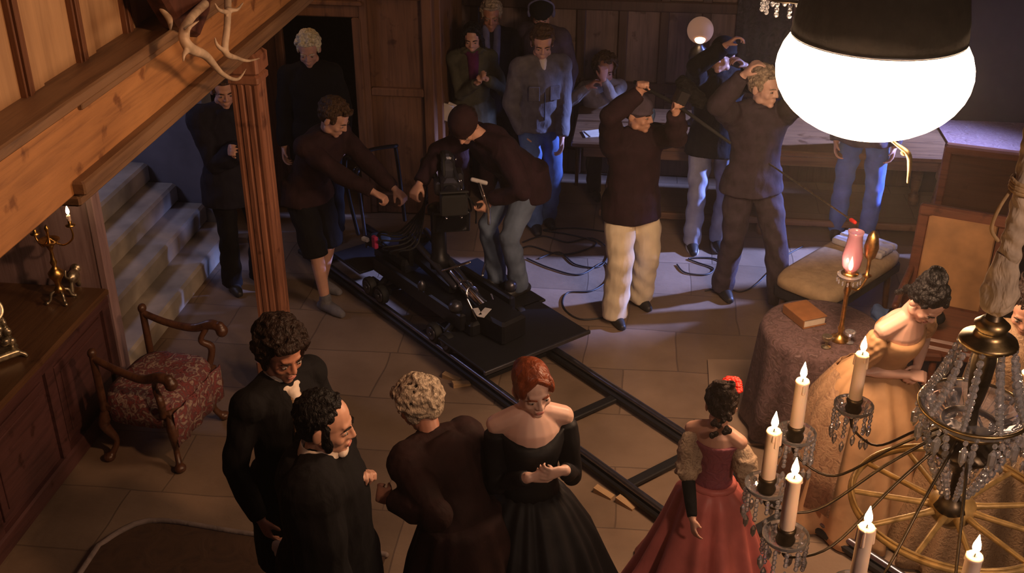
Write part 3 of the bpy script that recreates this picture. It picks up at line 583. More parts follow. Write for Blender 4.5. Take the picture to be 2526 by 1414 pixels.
# ---- long table at the back
t = thing('long_table', 'long dark oak table along the back panelled wall', 'table', (2.05, 9.42, 0))
s = SH(); s.box((0, 0, .755), (5.3, .95, .05), bev=.012); s.build('tabletop', M['table'], t, smooth=False)
s = SH(); s.box((0, -.40, .68), (5.1, .03, .10), bev=.006); s.box((0, .40, .68), (5.1, .03, .10), bev=.006); s.build('apron', M['table'], t, smooth=False)
for x in (-2.30, -1.0, .4, 1.7, 2.45):
    for y in (-.40, .38):
        s = SH(); s.lathe((x, y, 0), [(.045, 0), (.05, .02), (.05, .10), (.03, .12), (.045, .2), (.055, .35), (.035, .5), (.03, .55), (.05, .58), (.05, .72)], 16); s.build('leg', M['table'], t)
s = SH(); s.box((0, -.40, .12), (4.8, .05, .06), bev=.01); s.build('stretcher', M['table'], t, smooth=False)
s = SH(); s.box((1.42, -.02, .787), (1.9, .93, .010), bev=.003); o = s.build('table_runner', M['runner'], None, smooth=False); o.location = (2.05, 9.42, 0); tag(o, 'rose patterned cloth spread over the right end of the long table', 'table runner')
for (x, y, rz, lab) in ((-.40, 9.15, 15, 'loose pale papers on the long table in front of the seated man'), (-.10, 9.25, -25, 'folded paper on the long table behind the boom operator')):
    s = SH(); s.box((0, 0, .005), (.22, .15, .008), bev=.001); s.box((.02, .01, .012), (.21, .14, .006), (0, 0, .2), bev=.001); o = s.build('papers', M['paper'], None, smooth=False); o.location = (x, y, .781); o.rotation_euler = (0, 0, R(rz)); tag(o, lab, 'papers')
# ---- glass globe lamp on the table
t = thing('globe_lamp', 'glowing glass globe lamp with a dark metal base on the long table', 'lamp', (.42, 9.50, .78))
gz = (0.369, 9.500, 1.590); 
lathe_obj(t, 'base', [(.06, 0), (.07, .02), (.03, .05), (.018, .10), (.025, .16), (.016, .22), (.016, .45), (.04, .50), (.075, .56), (.085, .61), (.07, .67), (.035, .70), (.03, .72)], 'gun', n=24)
s = SH(); s.ell((0, 0, .83), (.110, .110, .112), n=32, m=20); s.build('globe', M['globe'], t)
s = SH(); s.ell((.0, -.101, .775), (.030, .012, .035)); 
s = SH(); s.ell((0, -.085, .775), (.045, .03, .035)); s.build('lit_flame', M['globe_hot'], t)
# ---- hanging tapestry at the back, right of the globe lamp
t = thing('wall_hanging', 'dark patterned hanging on the back wall beside the globe lamp', 'tapestry', (1.0, 10.17, 1.25))
s = SH(); s.rings([[V(-.24 + .48 * i / 23, (-.02 if sgn else .0) + .016 * math.sin(i * 1.3), z) for i, sgn in ([(i, 1) for i in range(24)] + [(i, 0) for i in range(23, -1, -1)])] for z in (-.35, 0, .4, .8)]); s.build('cloth', M['hanging'], t)
s = SH(); s.tube([(-.27, .0, .82), (.27, 0, .82)], .014, n=10); s.build('rod', M['bronze'], t)

# ---- chairs and settles on the right
def settle(loc, rz, w, label, hb=1.15, seat='redwood'):
    t = thing('high_backed_chair', label, 'chair', loc, rz)
    # local +y: front; back tilted
    s = SH()
    for sx in (1, -1): s.box((sx * (w / 2 - .035), -.30, hb * .5), (.07, .06, hb), (R(9), 0, 0), bev=.012)
    s.box((0, -.37, hb - .03), (w, .07, .08), (R(9), 0, 0), bev=.015); s.box((0, -.26, .50), (w, .06, .08), (R(9), 0, 0), bev=.012); s.build('back_frame', M['redwood'], t, smooth=False)
    s = SH(); s.box((0, -.300, hb * .70), (w - .14, .05, hb * .52), (R(9), 0, 0), bev=.02); s.build('backrest', M['leather'], t, smooth=False)
    s = SH(); s.box((0, .0, .44), (w, .55, .07), bev=.015); s.build('seat_frame', M[seat], t, smooth=False)
    s = SH(); s.box((0, .02, .49), (w - .10, .48, .06), bev=.025); s.build('seat', M['redwood' if seat == 'redwood' else 'leather'], t, smooth=False)
    for sx in (1, -1):
        for y in (.24, -.24):
            s = SH(); s.tube([(sx * (w / 2 - .04), y, .42), (sx * (w / 2 - .04), y, .0 + .02)], [.03, .022], n=10); s.build('leg', M[seat], t)
        s = SH(); s.tube(bez([(sx * (w / 2 - .02), -.30, .72), (sx * (w / 2), 0, .68), (sx * w / 2, .26, .70)], 4), .022, n=10); s.tube([(sx * w / 2, .22, .69), (sx * w / 2, .22, .44)], .018, n=8); s.build('armrest', M['redwood'], t)
settle((1.98, 6.66, 0), R(162), .56, 'mahogany chair with a tilted tan leather back beside the upholstered bench')
settle((2.86, 6.52, 0), R(170), .60, 'mahogany chair with tan leather back at the right edge of the frame')
t = thing('dark_settle', 'tall dark wooden settle standing before the rose table cloth', 'settle', (2.80, 8.25, 0), R(-14))
s = SH(); s.box((0, .0, .66), (1.05, .04, .82), bev=.01); s.build('back_panel', M['chair'], t, smooth=False)
s = SH()
for sx in (-.53, 0, .53): s.box((sx, -.01, .55), (.06, .07, 1.1), bev=.012)
s.box((0, -.01, 1.08), (1.12, .08, .07), bev=.015); s.box((0, -.01, .30), (1.10, .06, .06), bev=.01); s.build('frame', M['redwood'], t, smooth=False)
s = SH(); s.box((0, .26, .44), (1.08, .48, .05), bev=.01); s.build('seat', M['chair'], t, smooth=False)
for sx in (-.5, .5):
    s = SH(); s.box((sx, .46, .21), (.05, .05, .42), bev=.01); s.build('leg', M['chair'], t, smooth=False)
# bench with beige cushion
t = thing('upholstered_bench', 'low bench with a beige cushion in front of the tall man in the hoodie', 'bench', (1.44, 7.44, 0), R(52))
s = SH(); s.box((0, 0, .40), (.98, .46, .12), bev=.03); s.build('frame', M['navy'], t, smooth=False)
s = SH(); s.rings([[V(px * f, py * f, z) for px, py in [(.50 * math.copysign(abs(math.cos(a)) ** .3, math.cos(a)), .24 * math.copysign(abs(math.sin(a)) ** .35, math.sin(a))) for a in [2 * math.pi * j / 40 for j in range(40)]]] for z, f in ((.44, .98), (.455, 1.02), (.50, 1.02), (.525, .97), (.535, .85), (.54, .5))]); s.build('cushion', M['beige'], t)
for sx in (.42, -.42):
    for sy in (.17, -.17):
        s = SH(); s.tube([(sx, sy, .36), (sx * 1.04, sy * 1.1, .022)], [.028, .02], n=10); s.build('leg', M['chair'], t)
s = SH()
for i in range(7): s.box((.22 + .035 * i, .0, .565 + .004 * (i % 2)), (.036, .40, .05), (0, 0, .05 * (i % 3)), bev=.014)
o = s.build('folded_cloth', M['linen'], None, vox=.008, sm=2); o.location = (1.44, 7.44, 0); o.rotation_euler = (0, 0, R(52)); tag(o, 'rumpled pale striped cloth lying on the bench cushion', 'cloth')
# dark bags / clothes pile behind woman in gold
for (c, r, m_, lab, nm) in (((1.62, 6.62, .50), .15, 'denim', 'crumpled blue cloth heaped on the low stool', 'crumpled_cloth'),):
    s = SH()
    for k in range(9): s.ell((c[0] + rnd.gauss(0, .10), c[1] + rnd.gauss(0, .07), c[2] + rnd.random() * .05), (.11, .08, .05), (rnd.random(), rnd.random(), rnd.random() * 3))
    tag(s.build(nm, M[m_], None, vox=.01, sm=2, wr=.008, wf=30), lab, 'cloth')
s = SH()
for k in range(7): s.tube(bez([(1.55 + .05 * k, 6.42 + .02 * k, .58), (1.62 + .05 * k, 6.50, .62 + .02 * (k % 3)), (1.66 + .05 * k, 6.66, .57)], 4), .030, n=8)
tag(s.build('black_bag', M['black_wool'], None, vox=.01, sm=2), 'soft black bag on the stool behind the woman in gold', 'bag')
t = thing('low_stool', 'low dark stool carrying the blue cloth and the black bag', 'stool', (1.68, 6.58, 0))
s = SH(); s.box((0, 0, .42), (.52, .46, .06), bev=.015); s.build('seat', M['redwood'], t, smooth=False)
for sx in (.22, -.22):
    for sy in (.19, -.19):
        s = SH(); s.tube([(sx, sy, .40), (sx, sy, .02)], [.024, .018], n=8); s.build('leg', M['redwood'], t)
# ---- round table with brocade cloth
RC = V(1.13, 6.08, 0)
t = thing('round_table', 'round pedestal table hidden beneath the brocade cloth', 'table', RC)
s = SH(); s.lathe((0, 0, 0), [(.01, .72), (.335, .72), (.345, .73), (.335, .745), (.01, .745)], 40); s.build('tabletop', M['table'], t)
s = SH(); s.lathe((0, 0, 0), [(.18, 0), (.18, .03), (.05, .06), (.045, .70), (.10, .715)], 20); s.build('pedestal', M['table'], t)
s = SH(); rr_ = []
for z, r_ in ((.758, .0), (.758, .15), (.757, .33), (.748, .352), (.70, .362), (.5, .375), (.25, .395), (.06, .41)):
    rr_.append([(r_ * (1 + (.06 if z < .74 else 0) * (1 - z) * math.sin(11 * a + 1.3 * math.sin(3 * a))) * math.cos(a), r_ * (1 + (.06 if z < .74 else 0) * (1 - z) * math.sin(11 * a + 1.3 * math.sin(3 * a))) * math.sin(a), z) for a in [2 * math.pi * j / 110 for j in range(110)]])
for z, r_ in ((.06, .40), (.5, .366), (.735, .345), (.7495, .32), (.7495, .0)):
    rr_.append([(r_ * (1 + (.06 if z < .7 else 0) * (1 - z) * math.sin(11 * a + 1.3 * math.sin(3 * a))) * math.cos(a), r_ * (1 + (.06 if z < .7 else 0) * (1 - z) * math.sin(11 * a + 1.3 * math.sin(3 * a))) * math.sin(a), z) for a in [2 * math.pi * j / 110 for j in range(110)]])
s.rings(rr_, cap=False); o = s.build('tablecloth', M['tcloth'], None); o.location = RC; tag(o, 'plum and brown brocade cloth falling to the floor round the table', 'tablecloth')
TZ = .759
t = thing('book', 'thick brown leather book lying on the brocade tablecloth', 'book', (1.03, 6.16, TZ), R(28))
s = SH(); s.box((0, 0, .03), (.15, .21, .048), bev=.003); s.build('pages', M['paper'], t, smooth=False)
s = SH(); s.box((0, 0, .003), (.165, .22, .006), bev=.002); s.box((0, 0, .057), (.165, .22, .006), bev=.002); s.box((-.08, 0, .03), (.008, .22, .056), bev=.003); s.build('cover', M['bookcover'], t, smooth=False)
# glass pieces on table
for (x, y, lab, m_) in ((1.12, 5.83, 'small gilt trinket on the near edge of the brocade tablecloth', 'gilt'), (1.26, 5.90, 'small faceted glass beside the candlestick on the brocade cloth', 'crystal')):
    s = SH(); s.lathe((0, 0, 0), [(.025, 0), (.028, .006), (.008, .015), (.008, .035), (.030, .055), (.032, .075), (.026, .077)], 12); o = s.build('trinket' if m_ == 'gilt' else 'glass_goblet', M[m_], None, smooth=False); o.location = (x, y, TZ); tag(o, lab, 'ornament' if m_ == 'gilt' else 'glass')
# tall brass candlestick with hurricane glass
LB = V(1.21, 5.93, TZ)
t = thing('hurricane_lamp', 'tall brass candlestick lamp with a rosy glass chimney on the round table', 'lamp', LB)
lathe_obj(t, 'stem', [(.055, 0), (.06, .012), (.025, .03), (.014, .05), (.02, .08), (.013, .10), (.013, .30), (.022, .33), (.013, .36), (.012, .40), (.04, .43), (.05, .44), (.02, .45)], 'brass')
s = SH(); s.lathe((0, 0, 0), [(.02, .40), (.065, .415), (.07, .43), (.03, .435)], 16)
for k in range(14):
    a = 2 * math.pi * k / 14; s.ell((.066 * math.cos(a), .066 * math.sin(a), .395), (.006, .006, .016), n=6, m=4)
s.build('crystal_collar', M['crystal'], t, smooth=False)
s = SH(); s.lathe((0, 0, 0), [(.030, .45), (.052, .49), (.058, .55), (.045, .62), (.040, .68), (.046, .70), (.042, .70), (.036, .68), (.041, .62), (.054, .55), (.048, .49), (.026, .452)], 24); s.build('glass_chimney', M['inner'], t)
s = SH(); s.lathe((0, 0, .455), [(.002, 0), (.010, .010), (.014, .03), (.008, .06), (.001, .09)], 12); s.build('flame', M['flame'], t)
point('hurricane_light', LB + V(-.07, -.07, .52), (1.0, .5, .3), .8, .02)
s = SH(); s.lathe((.10, .02, .40), [(.006, 0), (.028, .02), (.010, .03), (.012, .12), (.03, .14), (.042, .20), (.03, .27), (.008, .30)], 14); s.tube(bez([(0, 0, .36), (.06, .01, .33), (.10, .02, .40)], 5), .008, n=8); s.build('finial_branch', M['brass'], t)
# boom pole with red tip crossing behind the lamp
p0 = V((1.003, 7.300, 1.207)); p1 = V((1.266, 6.400, 1.320)); 
t = thing('snuffer_pole', 'thin long pole with a red tip reaching to the hurricane lamp', 'pole', (0, 0, 0))
s = SH(); s.tube([p0 + (p0 - p1) * .9, p1], [.007, .005], n=8); s.build('pole', M['brassdark'], t)
s = SH(); s.tube([p1, p1 + (p1 - p0).normalized() * .05], [.014, .012], n=8); s.build('red_tip', M['flower'], t)

# ---- cables on the floor
cb_ = [('black cable looping over the floor behind the dolly platform', [(-0.959, 8.567, 0.000), (-0.801, 8.707, 0.000), (-0.586, 8.613, 0.000), (-0.387, 8.717, 0.000), (-0.239, 8.499, 0.000), (-0.290, 8.193, 0.000), (-0.487, 8.205, 0.000), (-0.637, 8.412, 0.000), (-0.792, 8.279, 0.000)]),
       ('black cable winding between the dolly and the cream trousers', [(-0.891, 8.267, 0.000), (-0.677, 8.109, 0.000), (-0.442, 8.030, 0.000), (-0.261, 8.270, 0.000), (-0.215, 7.988, 0.000), (-0.330, 7.768, 0.000), (-0.514, 7.712, 0.000), (-0.527, 7.483, 0.000), (-0.392, 7.312, 0.000), (-0.185, 7.368, 0.000)]),
       ('thin coiled cable on the lit floor right of the cream trousers', [(0.328, 8.305, 0.000), (0.392, 8.168, 0.000), (0.552, 8.152, 0.000), (0.619, 8.268, 0.000), (0.492, 8.362, 0.000), (0.428, 8.429, 0.000), (0.626, 8.453, 0.000), (0.718, 8.317, 0.000), (0.645, 8.094, 0.000)]),
       ('black cable bundle trailing left of the jeans-clad man toward the dolly', [(-0.975, 8.408, 0.000), (-0.883, 8.497, 0.000), (-0.634, 8.374, 0.000), (-0.440, 8.474, 0.000), (-0.348, 8.642, 0.000), (-0.598, 8.772, 0.000), (-0.813, 8.828, 0.000), (-0.538, 8.903, 0.000), (-0.256, 8.855, 0.000)]),
       ('cable running along the floor behind the tall man toward the bench', [(0.544, 7.876, 0.000), (0.702, 7.929, 0.000), (0.824, 7.897, 0.000), (0.959, 8.063, 0.000), (1.186, 8.522, 0.000), (1.375, 8.775, 0.000)])]
for lab, pts in cb_:
    s = SH(); s.tube([V(p) + V(0, 0, .009) for p in bez(pts, 7)], .0065, n=6); tag(s.build('cable', M['cable'], None), lab, 'cable', 'black cables on the stone floor')

# ================================================================ balloon lantern
LC = V(.970, 4.93, 2.68); LR = .415
t = thing('balloon_lantern', 'big glowing white balloon lantern with a black skirt over its top', 'lantern', LC)
def sph(r, t0, t1, n=48, m=20, inner=False, sq=.70):
    rr = []
    for i in range(m + 1):
        a = t0 + (t1 - t0) * i / m
        rr.append([(r * math.sin(a) * math.cos(2 * math.pi * j / n), r * math.sin(a) * math.sin(2 * math.pi * j / n), -r * math.cos(a) * sq) for j in range(n)])
    return rr
s = SH(); s.rings(sph(LR, R(2), R(178)), cap=True); s.build('silk_globe', M['lantern'], t)
s = SH()
def skr(z, w, amp): return [(.366 * w * math.cos(2 * math.pi * j / 56), .366 * w * math.sin(2 * math.pi * j / 56), z + amp * (.012 * math.cos(2 * math.pi * j / 56 * 4 + .8) + .01 * math.cos(2 * math.pi * j / 56 * 3))) for j in range(56)]
s.rings([skr(z, w, q) for z, w, q in ((.150, 1.0, 0), (.22, .98, 1), (.34, .92, 1), (.48, .82, 1), (.64, .62, 1), (.70, .30, 0))] + [skr(z, w, q) for z, w, q in ((.68, .28, 0), (.62, .59, 1), (.46, .79, 1), (.34, .88, 1), (.22, .94, 1), (.155, .965, 0))], cap=False, closed=True); s.build('black_skirt', M['skirt'], t)
s = SH(); s.torus((0, 0, .158), .362, .006, 48, 8); s.build('rim_wire', M['gun'], t)
s = SH(); s.tube([(0, 0, .60), (0, 0, 1.9)], .012, n=10); s.build('suspension_pole', M['black'], t)
s = SH(); s.tube(bez([(.08, -.05, -.27), (.13, -.04, -.31), (.19, -.06, -.35), (.21, -.05, -.41), (.215, -.05, -.49)], 6), lerp_r([.010, .007, .013, .011, .006], 6), n=8); s.ell((.18, -.05, -.35), (.02, .014, .016)); s.build('power_cable', M['brassdark'], t)

# ---- crystals of another light at the top edge
t = thing('crystal_pendant_cluster', 'cluster of crystal drops dipping in at the top edge above the lantern', 'crystals', (0.607, 5.200, 2.927))
s = SH(); s.torus((0, 0, 0), .11, .008, 30, 8); s.torus((0, 0, .12), .04, .01, 20, 8); s.tube([(0, 0, .1), (0, 0, .9)], .006)
for k in range(4): a = k * 1.57; s.tube([(.11 * math.cos(a), .11 * math.sin(a), 0), (0, 0, .12)], .005, n=6)
s.build('ring', M['bronze'], t)
for k in range(12):
    a = 2 * math.pi * k / 12; s = SH(); 
    for i in range(3): s.ell((.11 * math.cos(a), .11 * math.sin(a), -.018 - .022 * i), (.011, .011, .013), n=6, m=4)
    s.build('crystal_drop', M['crystal'], t, smooth=False)

# ================================================================ crystal chandelier with candles, nearest to the camera
CX, CY = .855, 2.48
CH = thing('crystal_chandelier', 'crystal candle chandelier hanging in the lower right foreground', 'chandelier', (CX, CY, 2.2))
def cr(p): return V(p) - V(CX, CY, 2.2)
lathe_obj(CH, 'stem', [(.006, .02), (.030, .03), (.045, .05), (.030, .07), (.014, .09), (.014, .16), (.03, .18), (.055, .21), (.085, .235), (.09, .25), (.05, .26), (.02, .27), (.014, .36), (.020, .39), (.026, .44), (.030, .50), (.025, .54), (.02, .56), (.03, .575), (.035, .585), (.035, .60), (.02, .61), (.015, .66)], 'bronze', n=24)
lathe_obj(CH, 'crown', [(.02, .530), (.055, .538), (.070, .55), (.066, .560), (.04, .568), (.034, .585), (.042, .60), (.025, .615)], 'brassdark', n=28)
# arms' ring and glass dish
lathe_obj(CH, 'glass_dish', [(.03, .305), (.07, .31), (.12, .34), (.13, .36), (.125, .362), (.11, .348), (.07, .322), (.03, .316)], 'crystal', n=32, smooth=False)
s = SH(); s.torus((0, 0, .36), .13, .005, 40, 8); s.torus((0, 0, .305), .07, .008, 32, 8); s.build('ring', M['brassdark'], CH)
def beads(p, q, n, r, sag=0.0, parent=None, name='crystal_strand'):
    s = SH(); p, q = V(p), V(q); n = max(n, int(((q - p).length + sag * .8) / (r * 2.15)))
    for i in range(n):
        u = i / (n - 1); c = p.lerp(q, u) - V(0, 0, sag * math.sin(math.pi * u)); rr2 = r * (.8 + .35 * math.sin(math.pi * u))
        s.ell(c, (rr2, rr2, rr2 * 1.15), n=6, m=4)
    return s.build(name, M['crystal'], parent, smooth=False)
for k in range(9):
    a = 2 * math.pi * k / 9 + .1
    beads((.064 * math.cos(a), .064 * math.sin(a), .545), (.125 * math.cos(a), .125 * math.sin(a), .37), 12, .0108, .02, CH)
for k in range(11):
    a = 2 * math.pi * k / 11
    beads((.127 * math.cos(a), .127 * math.sin(a), .35), (.035 * math.cos(a), .035 * math.sin(a), .10), 12, .0105, .02, CH)
for k in range(12):
    a = 2 * math.pi * k / 12 + .2; s = SH(); c = V(.13 * math.cos(a), .13 * math.sin(a), .335)
    s.ell(c, (.007, .007, .008), n=6, m=4); s.rings([[c + V(w * math.cos(u), w * .55 * math.sin(u), z) for u in [2 * math.pi * j / 6 for j in range(6)]] for z, w in ((-.01, .002), (-.025, .011), (-.055, .009), (-.07, .001))]); s.build('prism', M['crystal'], CH, smooth=False)
# gold wheel below
wo = SH(); wo.torus((0, 0, .0), .258, .0098, 64, 10); wo.torus((0, 0, .012), .258, .004, 64, 6); w_ = wo.build('wheel_rim', M['giltwood'], CH); w_.location = (.01, .02, .035)
for k in range(11):
    a = 2 * math.pi * k / 11 + .15; s = SH(); s.tube([(.035 * math.cos(a), .035 * math.sin(a), .0), (.09 * math.cos(a), .09 * math.sin(a), -.002), (.258 * math.cos(a), .258 * math.sin(a), 0)], [.012, .0085, .007], n=8); s.build('spoke', M['giltwood'], w_)
s = SH(); s.lathe((0, 0, 0), [(.012, -.06), (.035, -.05), (.058, -.02), (.060, .012), (.045, .03), (.018, .035)], 24); s.build('hub', M['giltwood'], w_)
# candle arms
cands = [((0.447, 2.564, 2.400), .155, 'lit candle standing highest left of the woman in gold', 'upper arm left'),
         ((0.359, 2.356, 2.380), .155, 'lit candle farthest left on the chandelier beside the red dress', ''),
         ((0.389, 2.165, 2.380), .160, 'lit candle at the lower left of the chandelier beneath the leftmost one', ''),
         ((0.534, 2.027, 2.360), .165, 'lit candle at the bottom edge in front of the gold wheel', ''),
         ((0.753, 1.977, 2.360), .150, 'lit candle cut off by the bottom edge below the wheel hub', ''),
         ((0.635, 2.780, 2.360), .160, 'lit candle in front of the gold dress of the leaning woman', ''),
         ((1.060, 2.726, 2.360), .165, 'lit candle at the right edge of the frame', '')]
for i, (p, hg, lab, _) in enumerate(cands):
    q = cr(p); a = math.atan2(q.y, q.x); d = math.hypot(q.x, q.y); c, s_ = math.cos(a), math.sin(a)
    s = SH(); s.tube(bez([(.05 * c, .05 * s_, .30), (.40 * d * c, .40 * d * s_, .20), (.72 * d * c, .72 * d * s_, .075), (.97 * d * c, .97 * d * s_, q.z - .085), (q.x, q.y, q.z - .035)], 6), lerp_r([.0045, .004, .0035, .0035, .007], 6), n=8)
    am = s.build('arm', M['bronze'], CH)
    s = SH(); s.lathe(q, [(.006, -.045), (.020, -.038), (.024, -.02), (.019, -.008), (.023, .004), (.022, .014), (.018, .015), (.017, .001), (.003, .0)], 18); s.build('candle_socket', M['bronze'], am)
    s = SH(); s.lathe(q, [(.02, -.034), (.040, -.032), (.054, -.018), (.056, -.008), (.053, -.008), (.038, -.026), (.02, -.030)], 20); s.build('drip_pan', M['crystal'], am, smooth=False)
    s = SH()
    for k in range(12):
        u = 2 * math.pi * k / 12; pc_ = q + V(.052 * math.cos(u), .052 * math.sin(u), -.018)
        L_ = 3 + k % 3
        for j in range(L_): s.ell(pc_ - V(0, 0, .012 + .0145 * j), (.0062, .0062, .0078), n=6, m=4)
        s.rings([[pc_ + V(w * math.cos(b), w * .6 * math.sin(b), -.018 - .0145 * L_ + z) for b in [2 * math.pi * m_ / 6 for m_ in range(6)]] for z, w in ((.002, .002), (-.010, .0075), (-.026, .006), (-.036, .001))])
    s.build('crystal_fringe', M['crystal'], am, smooth=False)
    candle(tuple(round(x, 4) for x in p), hg, lab, .0185, lamp=1.8, group='lit candles of the chandelier')
# hanging rope in its cloth sleeve
t = thing('chandelier_rope', 'thick rope in a tied tan cloth sleeve holding up the chandelier', 'rope', (CX, CY, 2.85))
s = SH(); s.tube(bez([(0, 0, .05), (.004, 0, .25), (-.004, .004, .45), (.003, 0, .60), (0, 0, 1.3)], 8), lerp_r([.027, .025, .022, .016, .017], 8), n=14)
s.build('cloth_sleeve', M['cord'], t, vox=.004, sm=1, wr=.0035, wf=70)
s = SH(); s.lathe((0, 0, 0), [(.02, -.02), (.038, 0), (.043, .03), (.038, .07), (.031, .105), (.026, .14)], 20); s.build('sleeve_end', M['cord'], t, vox=.004, sm=1, wr=.003, wf=60)
s = SH()
for z in (.30, .308): s.torus((0, 0, z), .029, .005, 18, 6, (.15, .1, 0))
for z in (.312, .320): s.torus((0, 0, z), .028, .005, 18, 6, (.15, .1, 0))
s.tube(bez([(.02, 0, .31), (.045, -.01, .29), (.042, 0, .24)], 5), .0045, n=6); s.tube(bez([(-.02, 0, .31), (-.045, -.01, .26), (-.05, 0, .20), (-.03, 0, .17)], 5), .0045, n=6); s.build('cord_tie', M['rope'], t)


# ================================================================ people
def ik(S, T, a, b, pole):
    d = T - S; L = d.length
    if L > (a + b) * 0.995: T = S + d.normalized() * (a + b) * 0.995; d = T - S; L = d.length
    L = max(L, abs(a - b) + 0.02)
    x = (a * a - b * b + L * L) / (2 * L); h = math.sqrt(max(a * a - x * x, 0)); u = d.normalized()
    p = pole - u * pole.dot(u)
    p = p.normalized() if p.length > 1e-4 else V(0, 0, 1)
    return S + u * x + p * h, T
def hand(sh, W, d, n, curl=0.5, side=1, k=1.0):
    """palm with four curled fingers and a thumb; n is the palm normal, side +1 puts the thumb on +w"""
    d = d.normalized(); n = (n - d * n.dot(d)).normalized(); w = d.cross(n).normalized() * side
    def pal(t, hw, th): return [W + d * t * k + w * hw * k * math.cos(a) + n * th * k * math.sin(a) for a in [2 * math.pi * j / 12 for j in range(12)]]
    sh.rings([pal(-0.02, 0.024, 0.020), pal(0.01, 0.028, 0.019), pal(0.04, 0.040, 0.016), pal(0.075, 0.043, 0.014), pal(0.095, 0.038, 0.010)])
    for i, (o, L, c) in enumerate(((0.032, 0.072, 0.9), (0.011, 0.082, 1.0), (-0.011, 0.076, 1.1), (-0.032, 0.060, 1.2))):
        p = W + (d * 0.088 + w * o) * k; a = 0.0; dd = (d + w * o * 2.2).normalized(); pts = [p - dd * 0.015 * k, p]
        for seg in (0.45, 0.32, 0.25):
            a += curl * c * 0.85; e = dd * math.cos(a) + n * math.sin(a); p = p + e * L * seg * k; pts.append(p)
        sh.tube(pts, [0.0095 * k, 0.0095 * k, 0.0088 * k, 0.0082 * k, 0.0068 * k], n=8)
    tp = W + (d * 0.022 + w * 0.024 + n * 0.004) * k; td = (d * 0.75 + w * 0.62 + n * (0.2 + curl * 0.4)).normalized()
    t2 = tp + td * 0.036 * k; t3 = t2 + (td + d * 0.4 + n * curl * 0.5 - w * 0.3).normalized() * 0.032 * k
    sh.tube([tp, t2, t3], [0.0145 * k, 0.0115 * k, 0.0088 * k], n=8)
def headM(pos, rot, k):
    p, y, r = rot   # pitch down, yaw to own right, roll towards own right
    return Matrix.Translation(pos) @ Euler((0, 0, -R(y))).to_matrix().to_4x4() @ Euler((-R(p), 0, 0)).to_matrix().to_4x4() @ Euler((0, R(r), 0)).to_matrix().to_4x4() @ Matrix.Scale(k, 4)
def head(sh, HM, fem=False):
    o = sh.M; sh.M = HM
    j = 0.9 if fem else 1.0
    sh.ell((0, -.012, .037), (.074, .093, .082), n=18, m=12)
    sh.ell((0, .030, -.020), (.058, .056, .075), n=16, m=10)
    sh.ell((0, .030, -.058), (.050 * j, .050, .050), n=14)
    sh.ell((0, .063, -.092), (.024 * j, .020, .019))
    sh.ell((0, .070, .024), (.046, .017, .012))
    for s in (1, -1):
        sh.ell((s * .036, .056, -.030), (.021, .020, .022))
        sh.ell((s * .050 * j, .010, -.070), (.016, .030, .022))
        sh.ell((s * .076, -.010, -.008), (.009, .020, .031), (0, 0, s * 0.35))
        sh.ell((s * .031, .071, -.001), (.016, .012, .011))
    sh.tube([(0, .082, .016), (0, .093, -.008), (0, .099, -.024)], [.008, .0095, .012], n=8)
    for s in (1, -1): sh.ell((s * .012, .089, -.029), (.009, .010, .008))
    sh.ell((0, .082, -.058), (.022, .010, .0065)); sh.ell((0, .079, -.069), (.018, .010, .007))
    sh.M = o
def facebits(parent, HM, hairmat, eyes=True, brow=True, lips=True):
    for s in (1, -1):
        if eyes:
            e = SH(); e.M = HM; e.ell((s * .031, .0765, -.001), (.0125, .0085, .0058), n=12)
            e.build('eye', M['eyewhite'], parent)
            e = SH(); e.M = HM; e.ell((s * .031, .0825, -.0015), (.0052, .0035, .0048), n=10)
            e.build('iris', M['iris'], parent)
        if brow:
            e = SH(); e.M = HM; e.tube([(s * .014, .090, .018), (s * .032, .087, .023), (s * .048, .076, .018)], [.0035, .0042, .0025], n=6)
            e.build('eyebrow', hairmat, parent)
    if lips:
        e = SH(); e.M = HM; e.ell((0, .0885, -.059), (.019, .006, .0042)); e.ell((0, .0865, -.067), (.016, .006, .0048)); e.build('lips', M['lip'], parent)
